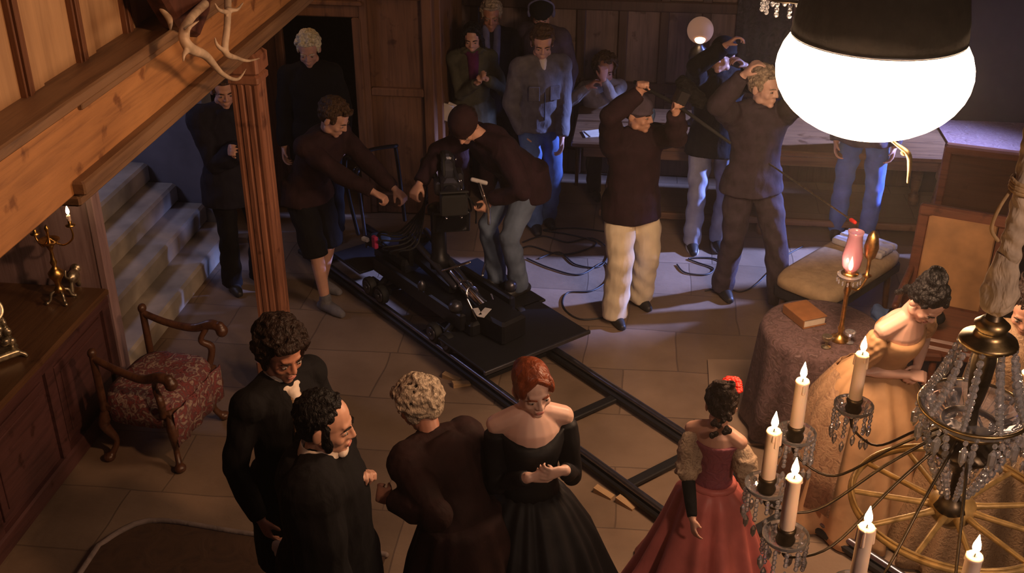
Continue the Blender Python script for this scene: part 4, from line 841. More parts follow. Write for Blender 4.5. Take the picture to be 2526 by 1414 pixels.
def hair(parent, HM, style, mat, near):
    h = SH(); h.M = HM; r = random.Random(hash(style) % 97 if False else len(style) * 7 + 3)
    vx = 0.005 if near else 0.008
    def tufts(n, rad, zmin, front, jit=.006, sz=1.0, ymax=0.6, curl=.25):
        c = 0
        while c < n:
            v = V(r.gauss(0, 1), r.gauss(0, 1), r.gauss(0, 1)).normalized()
            if v.z < zmin(v): continue
            p = V(v.x * .080 * sz, -.020 + v.y * .096 * sz, .042 + v.z * .085 * sz)
            if v.y > front and v.z < ymax: continue
            e = V(r.gauss(0, .35), -.5, -.75 + v.z * .3) + V(v.x, v.y, 0) * .3; e = (e - v * e.dot(v)).normalized()
            q0 = p + v * r.random() * jit; L_ = rad * (1.6 + r.random() * (1.2 if curl < .5 else .4)); sd = v.cross(e) * L_ * curl * r.choice((-1, 1))
            h.tube([q0 - e * L_ * .8, q0 + v * rad * .35, q0 + e * L_ * .6 + sd * .6 + v * rad * .1, q0 + e * L_ * .9 + sd * 1.3 - v * rad * .4], [rad * .35, rad * .62, rad * .5, rad * .25], n=7); c += 1
    if style == 'short':
        h.ell((0, -.024, .049), (.0805, .092, .082), n=18, m=12); h.ell((0, -.055, .0), (.070, .055, .060))
        for s in (1, -1): h.ell((s * .070, .018, .018), (.010, .022, .030))
        tufts(130, .013, lambda v: -0.35 + 0.9 * max(v.y, 0), .45, .008)
        for i in range(16): h.ell((-.05 + .0067 * i, .058 + .018 * math.cos((i - 8) / 6), .092), (.012, .016, .012), (r.random(), r.random(), r.random()), n=8, m=6)
    elif style == 'curly':
        h.ell((0, -.026, .050), (.086, .096, .086), n=18, m=12); h.ell((0, -.060, -.005), (.080, .060, .070))
        for s in (1, -1): h.ell((s * .078, .010, -.005), (.014, .030, .050))
        tufts(230, .016, lambda v: -0.55 + 1.1 * max(v.y, 0), .5, .018, 1.05, curl=.9)
        for i in range(14): h.ell((-.06 + .009 * i, .060 + .02 * math.cos((i - 7) / 5), .088 + .008 * r.random()), (.018, .020, .018), n=8, m=6)
    elif style == 'slick':
        h.ell((0, -.024, .047), (.0805, .092, .083), n=20, m=14); h.ell((0, -.052, -.005), (.074, .058, .066))
        for s in (1, -1): h.ell((s * .073, .018, -.008), (.009, .018, .048))
        tufts(60, .010, lambda v: -0.35 + 0.9 * max(v.y, 0), .45, .003)
    elif style == 'grey':
        h.ell((0, -.034, .042), (.080, .082, .076), n=18, m=12); h.ell((0, -.060, -.020), (.076, .055, .060))
        for s in (1, -1): h.ell((s * .074, .005, -.002), (.018, .036, .050))
        tufts(240, .016, lambda v: -0.75 + 1.25 * max(v.y, 0), .45, .020, 1.04, ymax=.5, curl=.6)
    elif style == 'bun':
        h.ell((0, -.022, .044), (.0805, .096, .081), n=22, m=14); h.ell((0, -.050, .0), (.074, .056, .060))
        h.ell((0, -.112, .020), (.048, .042, .044), n=16, m=10)
        for s in (1, -1):
            h.ell((s * .062, .030, .038), (.018, .045, .040)); h.ell((s * .074, .002, .004), (.011, .034, .040))
            h.tube([(s * .004, .062, .100), (s * .044, .058, .066), (s * .072, .020, .012), (s * .05, -.07, -.01)], [.008, .012, .012, .012], n=8)
    elif style == 'updo':
        h.ell((0, -.024, .048), (.083, .095, .086), n=20, m=12); h.ell((0, -.055, -.005), (.076, .058, .062))
        h.ell((0, -.085, .085), (.058, .052, .052), n=14, m=10)
        tufts(150, .011, lambda v: -0.45 + 1.0 * max(v.y, 0), .5, .006, 1.02, curl=.6)
        for i in range(40):
            a = r.random() * 6.28; b_ = r.random() * 2; c_ = V(0, -.085, .088); h.tube([c_ + V(.056 * math.cos(a + .35 * j), .050 * math.sin(a + .35 * j), .05 * math.sin(b_ + .25 * j)) for j in range(4)], [.004, .008, .008, .004], n=7)
        for i in range(12): h.ell((.045 * math.sin(i), -.10, -.03 - .011 * i), (.017, .017, .018), n=8, m=6)
    elif style == 'long':
        h.ell((0, -.022, .046), (.083, .095, .087), n=20, m=12)
        for s in (1, -1): h.tube([(s * .01, .045, .122), (s * .066, .04, .07), (s * .083, .01, -.01), (s * .08, -.01, -.09), (s * .07, .0, -.15)], [.014, .02, .022, .026, .022], n=10)
        h.tube([(0, -.07, .05), (0, -.09, -.05), (0, -.07, -.16)], [.06, .065, .05], n=12)
    elif style == 'under':
        h.ell((0, -.045, .015), (.078, .068, .065)); tufts(50, .011, lambda v: -.5, -.2, .003, .98, ymax=9)
        h = [h]; h = h[0]; h.v = [v for v in h.v]
    elif style == 'cap':
        h.ell((0, -.014, .052), (.089, .102, .086), n=22, m=14); h.torus((0, -.012, .030), .084, .011, 24, 8, None, .098)
        return h.build('knit_cap', mat, parent, vox=vx, sm=2)
    elif style == 'peak':
        h.ell((0, -.014, .050), (.088, .102, .086), n=22, m=14); h.ell((0, .105, .040), (.062, .060, .009), (-0.25, 0, 0))
        return h.build('peaked_cap', mat, parent, vox=vx, sm=2)
    return h.build('hair', mat, parent, vox=vx, sm=1 if style != 'bun' else 3, wr=(0.0007 if style == 'bun' else 0.002) if near else 0.003, wf=60)
ARM_A, ARM_B, LEG_A, LEG_B = .300, .262, .435, .425
def person(label, loc, face, h=1.75, lean=(0, 0), z=0.0, pelz=None, pel=(0, 0), turn=0, hrot=(10, 0, 0), hands=None, palm=None, curl=.6, elbow=None, feet=None, hfwd=0.02,
           top=None, topn='jacket', hem=.16, collar=True, bottom=None, bk='trousers', shoes=None, shoe2=None, hairs=('short', 'h_dark'), skin='skin', near=False, fem=False, fat=1.0,
           vox=None, face_bits=True, sleeve=1.0, topfn=None, open_top=False, arms_top=True, cat='person', bulk=0.0, legw=1.0, headk=1.09):
    rz = R(180 + face); k = h / 1.75
    root = thing('person', label, cat, (loc[0], loc[1], z), rz)
    inv = Matrix.Rotation(-rz, 3, 'Z')
    def loc_(p): return inv @ (V(p) - V(loc[0], loc[1], z))
    pz = (pelz if pelz is not None else .95 * k)
    pc = V(pel[0], pel[1], pz)                             # pelvis centre
    nk = pc + V(lean[0], lean[1], 0) + V(0, 0, math.sqrt(max((.50 * k) ** 2 - lean[0] ** 2 - lean[1] ** 2, .01)))
    sp = (nk - pc).normalized()
    tx = Matrix.Rotation(-R(turn), 3, 'Z') @ V(1, 0, 0); tx = (tx - sp * tx.dot(sp)).normalized(); ty = sp.cross(tx)
    sw = (.158 if fem else .176) * k
    Sh = {s: nk + tx * sw * s - sp * .070 * k - ty * .005 for s in (1, -1)}
    hp = nk + sp * .085 * k + V(0, 1, 0) * (hfwd + .02) * k + V(0, 0, .055 * k)
    HM = headM(hp, hrot, k * headk)
    # arms
    W = {}; E = {}; hands = hands or {}; elbow = elbow or {}
    for s, nme in ((1, 'r'), (-1, 'l')):
        T = hands.get(nme)
        if T is None: T = Sh[s] + V(s * .05, .06, -.53 * k)
        elif isinstance(T, Vector): T = T
        else: T = loc_(T)
        pole = V(elbow.get(nme, (s * .6, -.8, -.5)))
        E[s], W[s] = ik(Sh[s], T, ARM_A * k, ARM_B * k, pole)
    # legs
    Hp = {s: pc + V(s * .092 * k, 0, -.03 * k) for s in (1, -1)}; K = {}; A = {}
    feet = feet or {}
    for s, nme in ((1, 'r'), (-1, 'l')):
        f = feet.get(nme, (s * .11, 0.0))
        t = V(f[0], f[1], (f[2] if len(f) > 2 else 0) + .085 * k)
        K[s], A[s] = ik(Hp[s], t, LEG_A * k, LEG_B * k, V(s * .15, 1, 0.1))
    cov = top is not None
    def torso(sh, e, z0=-.06, z1=1.0, hemr=None):
        L = (nk - pc).length
        def ring(t, rx, ry, oy=0.0):
            c = pc + sp * t * L + ty * oy * k
            if t <= 0.02: ax, ay = V(1, 0, 0), V(0, 1, 0)
            else: ax, ay = tx, ty
            return [c + ax * (rx + e) * k * math.cos(a) + ay * (ry + e) * k * math.sin(a) for a in [2 * math.pi * j / 20 for j in range(20)]]
        w = .85 if fem else 1.0; fa = fat
        R_ = [(-.10, .155, .105 * fa, 0), (0, .160 * (1.05 if fem else 1), .115 * fa, 0), (.22, .138 * w * fa, .105 * fa, .01 * fa), (.42, .135 * w * fa, .102 * fa, .012), (.66, .160 * w, .115, .008), (.82, .172 * w, .108, 0), (.93, .140 * w, .085, -.005), (1.02, .062, .058, 0)]
        sh.rings([ring(*q) for q in R_])
        for s in (1, -1):
            sh.ell(Sh[s] - tx * s * .012, ((.066 if not fem else .049) * k + e,) * 3)
            sh.tube([nk + sp * .0, nk + tx * s * sw * .5 - sp * .028 * k, Sh[s] + sp * .006], [(.050 + e * .3) * k, (.052 + e * .6) * k, (.052 + e) * k])
    # ---- body
    b = SH(); e0 = -.012 if cov else 0
    torso(b, e0)
    b.tube([nk - sp * .04 * k, nk + sp * .03 * k, hp + HM.to_3x3() @ V(0, -.012, -.045)], [.062 * k, .054 * k, (.050 if fem else .056) * k], n=14)
    for s in (1, -1):
        f = .8 if fem else 1.0
        if fem and not cov: f = .9
        b.tube([Sh[s], (Sh[s] + E[s]) / 2, E[s], E[s] + (W[s] - E[s]) * .35, W[s]], [(.048 * f) * k, .045 * f * k, .037 * f * k, .039 * f * k, .026 * k], n=12)
        dr = (W[s] - E[s]).normalized()
        pn = V((palm or {}).get('r' if s == 1 else 'l', (-s * .8, 0.3, -.4)))
        hand(b, W[s], dr if not (palm or {}).get('d' + ('r' if s == 1 else 'l')) else V(palm['d' + ('r' if s == 1 else 'l')]), pn, curl, 1 if dr.cross(pn).dot(V(-s, .6, .3)) > 0 else -1, k * (.92 if fem else 1.03))
        b.tube([Hp[s], (Hp[s] + K[s]) / 2, K[s], K[s] + (A[s] - K[s]) * .3, A[s]], [.075 * k, .068 * k, .050 * k, .052 * k, .036 * k], n=12)
        b.tube([A[s] - V(0, .03 * k, .03 * k), A[s] + V(0, .05 * k, -.045 * k), A[s] + V(0, .13 * k, -.058 * k)], [.036 * k, .033 * k, .022 * k], n=10)
    head(b, HM, fem)
    b.build('body', M[skin], root, vox=vox or (.0058 if near else .0075), sm=3)
    if face_bits: facebits(root, HM, M[hairs[1]] if hairs[1] in M else M['h_dark'], eyes=True, brow=True, lips=near)
    for hh in [hairs] + ([] if len(hairs) < 3 else [(hairs[2], hairs[3])]):
        hair(root, HM, hh[0], M[hh[1]], near)
    # ---- clothes
    vj = .008 if near else .011
    if cov:
        t = SH(); e = .016 + bulk; torso(t, e)
        if hem:
            def hr(zz, f): return [V(pc.x, pc.y, pc.z - zz * k) + V((.165 + e) * f * k * math.cos(a), (.125 * fat + e) * f * k * math.sin(a), 0) for a in [2 * math.pi * j / 20 for j in range(20)]]
            t.rings([hr(-.06, .97), hr(.02, 1.06), hr(hem * .6, 1.10), hr(hem, 1.12)])
        if arms_top:
            for s in (1, -1):
                We = E[s] + (W[s] - E[s]) * (sleeve * .97)
                q = 1.0 if not fem else .82
                t.tube([Sh[s], (Sh[s] + E[s]) / 2, E[s], (E[s] + We) / 2, We], [(.062 + bulk) * q * k, (.060 + bulk) * q * k, (.052 + bulk) * q * k, (.049 + bulk) * q * k, (.038 + bulk * .8) * q * k], n=12, ends=False)
                t.ell(E[s], (.053 + bulk) * q * k)
        if collar:
            t.torus(nk + sp * .018 * k, .060 * k, .016 * k, 20, 8, (0, 0, 0))
            t.tube([nk - sp * .03, nk + sp * .012 * k], [.075 * k, .062 * k])
        t.build(topn, M[top], root, vox=vj, sm=3, wr=.0055 if near else .007, wf=16)
    if bottom and bk in ('trousers', 'shorts'):
        t = SH()
        t.rings([[pc + V(0, 0, zz * k) + V(rx * k * math.cos(a), ry * fat * k * math.sin(a), 0) for a in [2 * math.pi * j / 18 for j in range(18)]] for zz, rx, ry in ((.055, .14, .10), (.02, .172, .128), (-.06, .178, .130), (-.11, .15, .11))])
        for s in (1, -1):
            if bk == 'trousers':
                t.tube([Hp[s], (Hp[s] + K[s]) / 2, K[s], K[s] + (A[s] - K[s]) * .4, A[s] + V(0, .01, -.035 * k)], [.098 * k, .089 * k * legw, .073 * k * legw, .074 * k * legw, (.066 + .4 * bulk) * k * legw], n=14, ends=False)
                t.ell(K[s], .074 * k)
            else:
                t.tube([Hp[s], (Hp[s] + K[s]) / 2, K[s] - V(0, 0, .06)], [.105 * k, .102 * k, .098 * k], n=14, ends=False)
        t.build(bk, M[bottom], root, vox=vj, sm=3, wr=.007, wf=20)
    if shoes:
        for s in (1, -1):
            t = SH(); a = A[s]
            t.tube([a + V(0, -.045, -.045) * k, a + V(0, .03, -.040) * k, a + V(0, .10, -.055) * k, a + V(s * .004, .155, -.062) * k], [.040 * k, .047 * k, .045 * k, .033 * k], n=12, flat=.72 if False else 1.0)
            t.tube([a + V(0, -.01, -.03) * k, a + V(0, 0, .03) * k], [.048 * k, .047 * k])
            for i, p in enumerate(t.v):
                if p[2] < a.z - .083 * k: t.v[i] = (p[0], p[1], a.z - .083 * k)
            so = t.build('shoe', M[shoes], root, vox=.009, sm=2)
            if shoe2:
                q = SH(); q.rings([[a + V(cx * .050 * k, (.052 + sy * .118) * k, zz) for cx, sy in [(math.cos(u), math.sin(u)) for u in [2 * math.pi * j / 16 for j in range(16)]]] for zz in (-.085 * k, -.062 * k)])
                q.build('sole', M[shoe2], so)
    return dict(root=root, HM=HM, nk=nk, pc=pc, Sh=Sh, E=E, W=W, K=K, A=A, k=k, sp=sp, tx=tx, ty=ty, hp=hp)
def pleated_skirt(parent, name, mat, pc, prof, n=22, amp=.05, ph=0, off=(0, 0), seg=264):
    """prof: (z, radius x, radius y); folds deepen towards the hem; the cloth has a closed underside"""
    s = SH(); rr = []; z0 = prof[0][0]; z1 = prof[-1][0]; K = 26
    zs = np.linspace(z0, z1, K)
    P = list(reversed(prof)); xs = [p[0] for p in P]
    for z in zs:
        rx = np.interp(z, xs, [p[1] for p in P]); ry = np.interp(z, xs, [p[2] for p in P]); t = (z0 - z) / (z0 - z1)
        ring = []
        for j in range(seg):
            a = 2 * math.pi * j / seg
            w = math.sin(n * a + ph + .5 * math.sin(3 * a + t * 2) + .8 * math.sin(5 * a))
            w2 = math.sin((n * .5 + 1) // 1 * a + 1.3 + ph)
            f = 1 + (amp * (.35 + t)) * (w * .7 + w2 * .4)
            ring.append((pc[0] + off[0] * t + rx * f * math.cos(a), pc[1] + off[1] * t + ry * f * math.sin(a), z))
        rr.append(ring)
    s.rings(rr)
    return s.build(name, M[mat], parent)

# ================================================================ the crew
def bits(o, P): return P
p = person('person in dark clothes with folded hands behind the carved oak post', (-3.03, 7.55), 40, 1.76, hrot=(15, 10, 0), hands={'r': (-2.835, 7.320, 1.209), 'l': (-2.913, 7.330, 1.211)}, top='navy', hem=.22, bottom='black_wool', shoes='shoe', hairs=('short', 'h_brown'), bulk=.04, palm={'r': (1, 0, -.2), 'l': (-1, 0, -.3)}, curl=.8)
p = person('white-haired person in black standing in the dark doorway', (-2.66, 8.50), 20, 1.80, hrot=(22, 10, 0), hands={'r': (-2.912, 8.350, 0.669), 'l': None}, top='black_wool', hem=.25, bottom='black_wool', shoes='shoe', hairs=('short', 'h_white'), bulk=.01)
s = SH(); s.tube([V(-.12, .15, 1.40), V(-.02, .16, 1.15)], .004); 
# dolly grip pushing
p = person('person in dark maroon top and black shorts leaning to push the dolly', (-2.33, 7.35), 62, 1.76, lean=(0, .25), pel=(0, -.10), hrot=(32, -18, 0), hands={'r': (-1.748, 7.020, 1.027), 'l': (-1.701, 7.280, 0.961)}, elbow={'r': (.5, -.4, -.9), 'l': (-.5, -.4, -.8)}, curl=1.1, top='maroon2', hem=.12, bottom='black_wool', bk='shorts', shoes='sneaker', hairs=('short', 'h_brown'), feet={'r': (.10, .10), 'l': (-.14, -.16)}, bulk=.012, palm={'r': (0, .2, -1), 'l': (0, .2, -1)})
# camera operator
p = person('person in dark knit cap and blue jeans bending over the film camera', (-.92, 7.30), -48, 1.76, z=.226, lean=(-.02, .37), pel=(0, -.14), pelz=.90, hrot=(50, -35, 0), hfwd=.06, hands={'r': (-1.517, 7.120, 1.118), 'l': (-0.999, 6.990, 1.080)}, elbow={'r': (.7, -.2, .2), 'l': (-.9, -.3, -.1)}, curl=1.0, top='maroon', hem=.17, bottom='denim2', shoes='shoe', hairs=('under', 'h_dark', 'cap', 'maroon2'), feet={'r': (.10, .02), 'l': (-.10, -.04)}, bulk=.016, palm={'r': (0, -.2, -1), 'l': (1, .4, -.1), 'dl': (.1, .6, -.75)})
# woman in parka
p = person('person in olive parka and purple scarf with clasped hands by the screen', (-1.50, 9.42), 12, 1.66, hrot=(12, 8, 0), hands={'r': (-1.428, 9.160, 1.189), 'l': (-1.339, 9.140, 1.234)}, curl=.9, palm={'r': (1, .2, .3), 'l': (-1, .2, .3)}, top='olive', topn='parka', hem=.30, bottom='maroon2', bk='trousers', shoes='shoe', hairs=('long', 'h_black'), fem=True, bulk=.022)
s = SH(); s.tube([p['nk'] + V(0, .03, .02), p['nk'] + V(.0, .12, -.08), p['nk'] + V(0, .15, -.22)], [.062, .050, .038], n=12); s.torus(p['nk'] + V(0, .01, .02), .068, .026, 20, 8); s.build('scarf', M['purple'], p['root'], vox=.01, sm=2)
s = SH(); s.torus(p['nk'] + V(0, -.04, -.01), .115, .036, 22, 8, (.4, 0, 0)); s.build('fur_hood', M['olive'], p['root'], vox=.01, sm=1, wr=.01, wf=50)
t = thing('paper_bundle', 'pale folded papers hanging at the hip of the person in the parka', 'papers', (-1.707, 9.220, 0.899))
s = SH(); s.box((0, 0, 0), (.10, .03, .15), (0, .3, 0), bev=.006); s.box((.03, .02, .01), (.08, .02, .14), (0, .45, .2), bev=.006); s.build('sheets', M['paper'], t, smooth=False)
# behind her
p = person('person in navy coat with blue-grey scarf behind the person in parka', (-1.39, 9.80), 12, 1.77, hrot=(12, 5, 0), top='navy', hem=.25, bottom='navy', shoes='shoe', hairs=('short', 'h_grey'), skin='skinred', bulk=.012)
s = SH(); s.tube([p['nk'] + V(-.05, .06, .04), p['nk'] + V(-.04, .13, -.10), p['nk'] + V(-.03, .15, -.30)], [.035, .035, .03]); s.tube([p['nk'] + V(.05, .06, .04), p['nk'] + V(.05, .13, -.10), p['nk'] + V(.06, .15, -.28)], [.035, .035, .03]); s.build('scarf', M['bluegrey'], p['root'], vox=.01, sm=2)
p = person('person in violet-grey jacket and black cap wearing headphones at the back', (-.93, 9.84), -25, 1.80, hrot=(35, -30, 0), top='violet', hem=.18, bottom='navy', shoes='shoe', hairs=('under', 'h_dark', 'cap', 'black_wool'), bulk=.022)
hp_ = SH(); hp_.M = p['HM']; hp_.tube(bez([(-.095, -.01, .0), (-.09, -.01, .09), (0, -.01, .145), (.09, -.01, .09), (.095, -.01, .0)], 5), .008); hp_.ell((.094, -.008, -.006), (.018, .034, .036)); hp_.ell((-.094, -.008, -.006), (.018, .034, .036)); hp_.build('headphones', M['bluegrey'], p['root'])
# young man in jeans
p = person('person in grey jacket and blue jeans with a hand in his pocket', (-.86, 8.93), 18, 1.79, hrot=(18, 8, 0), hands={'r': (-0.987, 8.840, 0.874), 'l': (-0.667, 8.800, 0.850)}, elbow={'r': (.9, -.6, -.3), 'l': (-.5, -.8, -.4)}, curl=.5, top='greyjkt', hem=.06, bottom='denim', shoes='shoe', hairs=('short', 'h_brown'), feet={'r': (.05, .05), 'l': (-.09, -.06)}, bulk=.018)
s = SH(); s.tube([p['nk'] + V(0, .075, .01), p['nk'] + V(0, .11, -.09)], [.035, .018], n=10); s.build('shirt_front', M['shirt'], p['root'], vox=.008)
s = SH(); s.tube([p['nk'] + V(0, .125, -.08), p['nk'] + V(0, .158, -.26), p['nk'] + V(0, .158, -.46)], .006, n=6); s.build('zip', M['gun'], p['root'])
for sx in (1, -1):
    s = SH(); s.box(p['nk'] + V(sx * .085, .146, -.24), (.09, .02, .12), (0, 0, -sx * .25), bev=.008); s.build('pocket', M['greyjkt'], p['root'], smooth=False)
s = SH(); s.torus(p['pc'] + V(0, 0, .02), .172, .016, 30, 8, None, .132); s.build('belt', M['black_wool'], p['root'])
# seated at the table
p = person('seated person in light shirt resting chin on hand at the long table', (-.42, 9.98), 20, 1.72, pelz=.52, pel=(0, -.05), lean=(0, .12), hrot=(12, 10, 0), hands={'r': (-0.511, 9.620, 1.042), 'l': (-0.378, 9.600, 1.123)}, elbow={'r': (.8, 0, -.6), 'l': (-.3, .3, -1)}, feet={'r': (.12, .30), 'l': (-.12, .32)}, top='greyshirt', hem=.05, bottom='navy', shoes='shoe', hairs=('grey', 'h_brown'), skin='skinred', curl=1.0, palm={'dl': (0, .2, 1), 'l': (.2, -1, 0)})
t = thing('dining_chair', 'dark wooden chair beneath the seated person behind the table', 'chair', (-.42, 10.0, 0))
s = SH(); s.box((0, 0, .42), (.42, .40, .04), bev=.01); s.build('seat', M['chair'], t, smooth=False)
for sx in (-.18, .18):
    for sy in (-.16, .16): s = SH(); s.tube([(sx, sy, .41), (sx, sy, .02)], [.02, .016]); s.build('leg', M['chair'], t)
s = SH(); s.box((0, .18, .72), (.40, .03, .45), bev=.01); s.build('backrest', M['chair'], t, smooth=False)
# boom operator
bp0 = V((-0.032, 7.380, 1.788)); bp1 = V((0.200, 7.200, 1.729))
p = person('person in dark plum fleece and cream trousers raising a boom pole', (-.06, 7.50), 28, 1.72, hrot=(6, -34, 0), hands={'r': tuple(bp0 + V(-.01, .0, -.05)), 'l': tuple(bp1 + V(.0, 0, -.06))}, elbow={'r': (.8, .3, .1), 'l': (-.5, .3, -.9)}, curl=1.5, palm={'l': (.2, 1, .2), 'r': (.2, 1, .2), 'dl': (0, .3, 1), 'dr': (0, .3, 1)}, top='maroon', topn='fleece', hem=.15, fat=1.1, bottom='cream', shoes='shoe', hairs=('under', 'h_dark', 'cap', 'violet'), feet={'r': (.15, .10), 'l': (-.15, -.08)}, bulk=.026, legw=1.32)
t = thing('boom_pole', 'black boom pole with furry microphone held aloft by the person in cream trousers', 'boom pole', (0, 0, 0))
dr = (bp1 - bp0).normalized()
s = SH(); s.tube([bp0 - dr * .06, bp1, bp1 + dr * .45 + V(0, 0, -.06)], [.014, .013, .010], n=10); s.build('pole', M['rubber'], t)
s = SH(); s.box(bp1 + V(.03, -.02, .06), (.09, .08, .12), (0, .4, .3), bev=.02); s.build('control_box', M['black'], t, smooth=False)
s = SH(); c = V((0.303, 7.500, 1.718)); s.tube([c + V(-.06, 0, .06), c + V(.06, 0, -.06)], .052, n=14); s.build('wind_cover', M['black_wool'], t, vox=.008, sm=1, wr=.008, wf=70); s = SH(); s.tube([bp1, c], .012); s.build('bracket', M['gun'], t)
o = SH(); o.ell((0, 0, 0), (.055, .03, .06)); o.box((0, 0, -.03), (.09, .03, .06), bev=.02); o = o.build('blue_pouch', M['denim'], None, vox=.008, sm=2); o.location = (0.020, 7.450, 1.568); tag(o, 'small blue pouch hanging below the raised boom pole', 'pouch')
# behind the boom: dark torso pale jeans
p = person('person in black jacket, pale jeans and white-tipped sneakers reaching up', (.56, 8.72), 8, 1.80, hrot=(-8, 30, 0), hands={'r': (0.569, 8.450, 1.783), 'l': (0.722, 8.400, 1.648)}, elbow={'r': (.8, .2, -.4), 'l': (-.8, .3, -.4)}, curl=.8, top='black_wool', hem=.14, bottom='paledenim', shoes='shoe', shoe2='sole', hairs=('under', 'h_dark', 'cap', 'black_wool'), bulk=.02, feet={'r': (.12, .04), 'l': (-.10, .0)})
# tall man in hoodie
p = person('tall person in violet-grey hoodie and charcoal trousers striding toward the bench', (.80, 7.80), 22, 1.86, hrot=(5, -25, 0), hands={'r': (0.638, 7.450, 1.868), 'l': (1.035, 7.350, 1.777)}, elbow={'r': (.9, .1, -.3), 'l': (-.7, -.6, -.4)}, curl=.7, top='hoodie', topn='hoodie', hem=.10, bottom='char', shoes='shoe', hairs=('short', 'h_grey'), skin='skinpale', bulk=.022, feet={'r': (.10, -.12), 'l': (-.20, .25)}, legw=1.1)
s = SH(); s.torus(p['nk'] + V(0, -.02, .0), .085, .032, 22, 8, (.25, 0, 0)); s.build('hood', M['hoodie'], p['root'], vox=.01, sm=1)
# jeans behind lantern
p = person('person in bright blue jeans standing half hidden behind the glowing lantern', (1.80, 9.02), -10, 1.78, hrot=(5, 0, 0), top='violet', hem=.1, bottom='denim_bright', shoes='shoe', hairs=('short', 'h_dark'), feet={'r': (.13, -.04), 'l': (-.12, .02)}, bulk=.01)

# ================================================================ the cast
# young man with curly hair
p = person('person with tousled dark hair and cream cravat in a black tailcoat', (-1.53, 4.05), 58, 1.78, near=True, hrot=(18, 10, 0), top='black_wool', topn='tailcoat', hem=.45, bottom='black_wool', shoes='shoe', hairs=('curly', 'h_dark'), skin='skinred', bulk=.006, collar=False, hands={'l': V(-.10, .30, 1.05)})
HMi, nk, rt = p['HM'], p['nk'], p['root']
s = SH(); s.tube([nk + V(0, .0, -.02), nk + V(0, .01, .055)], [.066, .064], n=20); s.build('shirt_collar', M['shirt'], rt)
s = SH(); s.ell(nk + V(0, .094, -.036), (.036, .022, .024)); s.ell(nk + V(.03, .076, -.018), (.030, .014, .018), (0, .4, 0)); s.ell(nk + V(-.03, .076, -.018), (.030, .014, .018), (0, -.4, 0)); s.tube([nk + V(0, .090, -.05), nk + V(0, .140, -.12)], [.030, .032]); s.build('cravat', M['shirt'], rt, vox=.006)
s = SH(); s.tube([nk + V(0, .095, -.05), nk + V(0, .140, -.13), nk + V(0, .155, -.28)], [.034, .056, .064], n=14, flat=.6); s.build('waistcoat', M['waistcoat'], rt, vox=.008)
# man with sideburns
p = person('person with slick black hair and white collar seen from behind', (-1.20, 3.52), 98, 1.78, near=True, hrot=(8, 8, 0), top='black_wool', topn='tailcoat', hem=.45, bottom='black_wool', shoes='shoe', hairs=('slick', 'h_black'), bulk=.050, collar=False, fat=1.1, hands={'l': (-1.063, 3.563, 1.280), 'r': V(.30, .10, .82)}, elbow={'l': (-.3, -.3, -1), 'r': (.7, -.7, -.2)}, curl=1.2, sleeve=.78, palm={'dl': (0, .3, .9)})
nk, rt = p['nk'], p['root']
s = SH(); s.rings([[nk + V(r_ * math.cos(a), r_ * .92 * math.sin(a) + .004, z) for a in [2 * math.pi * j / 28 for j in range(28)]] for r_, z in ((.100, -.02), (.092, .020), (.077, .062), (.072, .066), (.07, .02))]); s.build('shirt_collar', M['shirt'], rt)
s = SH(); s.ell(nk + V(0, .098, .02), (.045, .022, .022)); s.build('bow_tie', M['shirt'], rt)
w_ = p['W'][-1]; e_ = p['E'][-1]; d_ = (w_ - e_).normalized(); s = SH(); s.tube([w_ - d_ * .065, w_ - d_ * .005], [.043, .042], n=16, ends=False); s.build('cuff', M['shirt'], rt)
for sx in (1, -1):
    s = SH(); s.M = p['HM']; s.ell((sx * .066, .030, -.045), (.010, .018, .032)); s.build('sideburn', M['h_black'], rt, vox=.005)
w_ = V((-1.470, 3.722, 0.796)); o = SH()
for k in range(10): o.ell((rnd.gauss(0, .012), rnd.gauss(0, .012), .035 * math.sin(k * 1.7) * .6), (.026, .020, .026), (rnd.random() * 3, rnd.random() * 3, 0))
o = o.build('white_glove', M['shirt'], None, vox=.005, sm=2, wr=.003, wf=60); o.location = w_; tag(o, 'crumpled white gloves tucked behind the back of the slick-haired person', 'gloves')
# grey-haired man
p = person('stooping person with grey hair in a long dark oxblood robe', (-.70, 3.86), 226, 1.56, near=True, lean=(.0, .20), hrot=(30, -36, 0), hfwd=.05, top='robe', topn='robe', hem=.10, bottom='black_wool', shoes='shoe', hairs=('grey', 'h_grey'), skin='skinred', bulk=.030, fat=1.12, hands={'l': (-0.981, 3.780, 1.067), 'r': V(.25, .22, .80)}, elbow={'l': (-.5, -.6, -.8), 'r': (.6, -.6, -.8)}, curl=1.0)
pleated_skirt(p['root'], 'robe_skirt', 'robe', p['pc'], [(p['pc'].z + .10, .19, .15), (.75, .25, .21), (.4, .31, .27), (.03, .37, .33)], n=13, amp=.09)
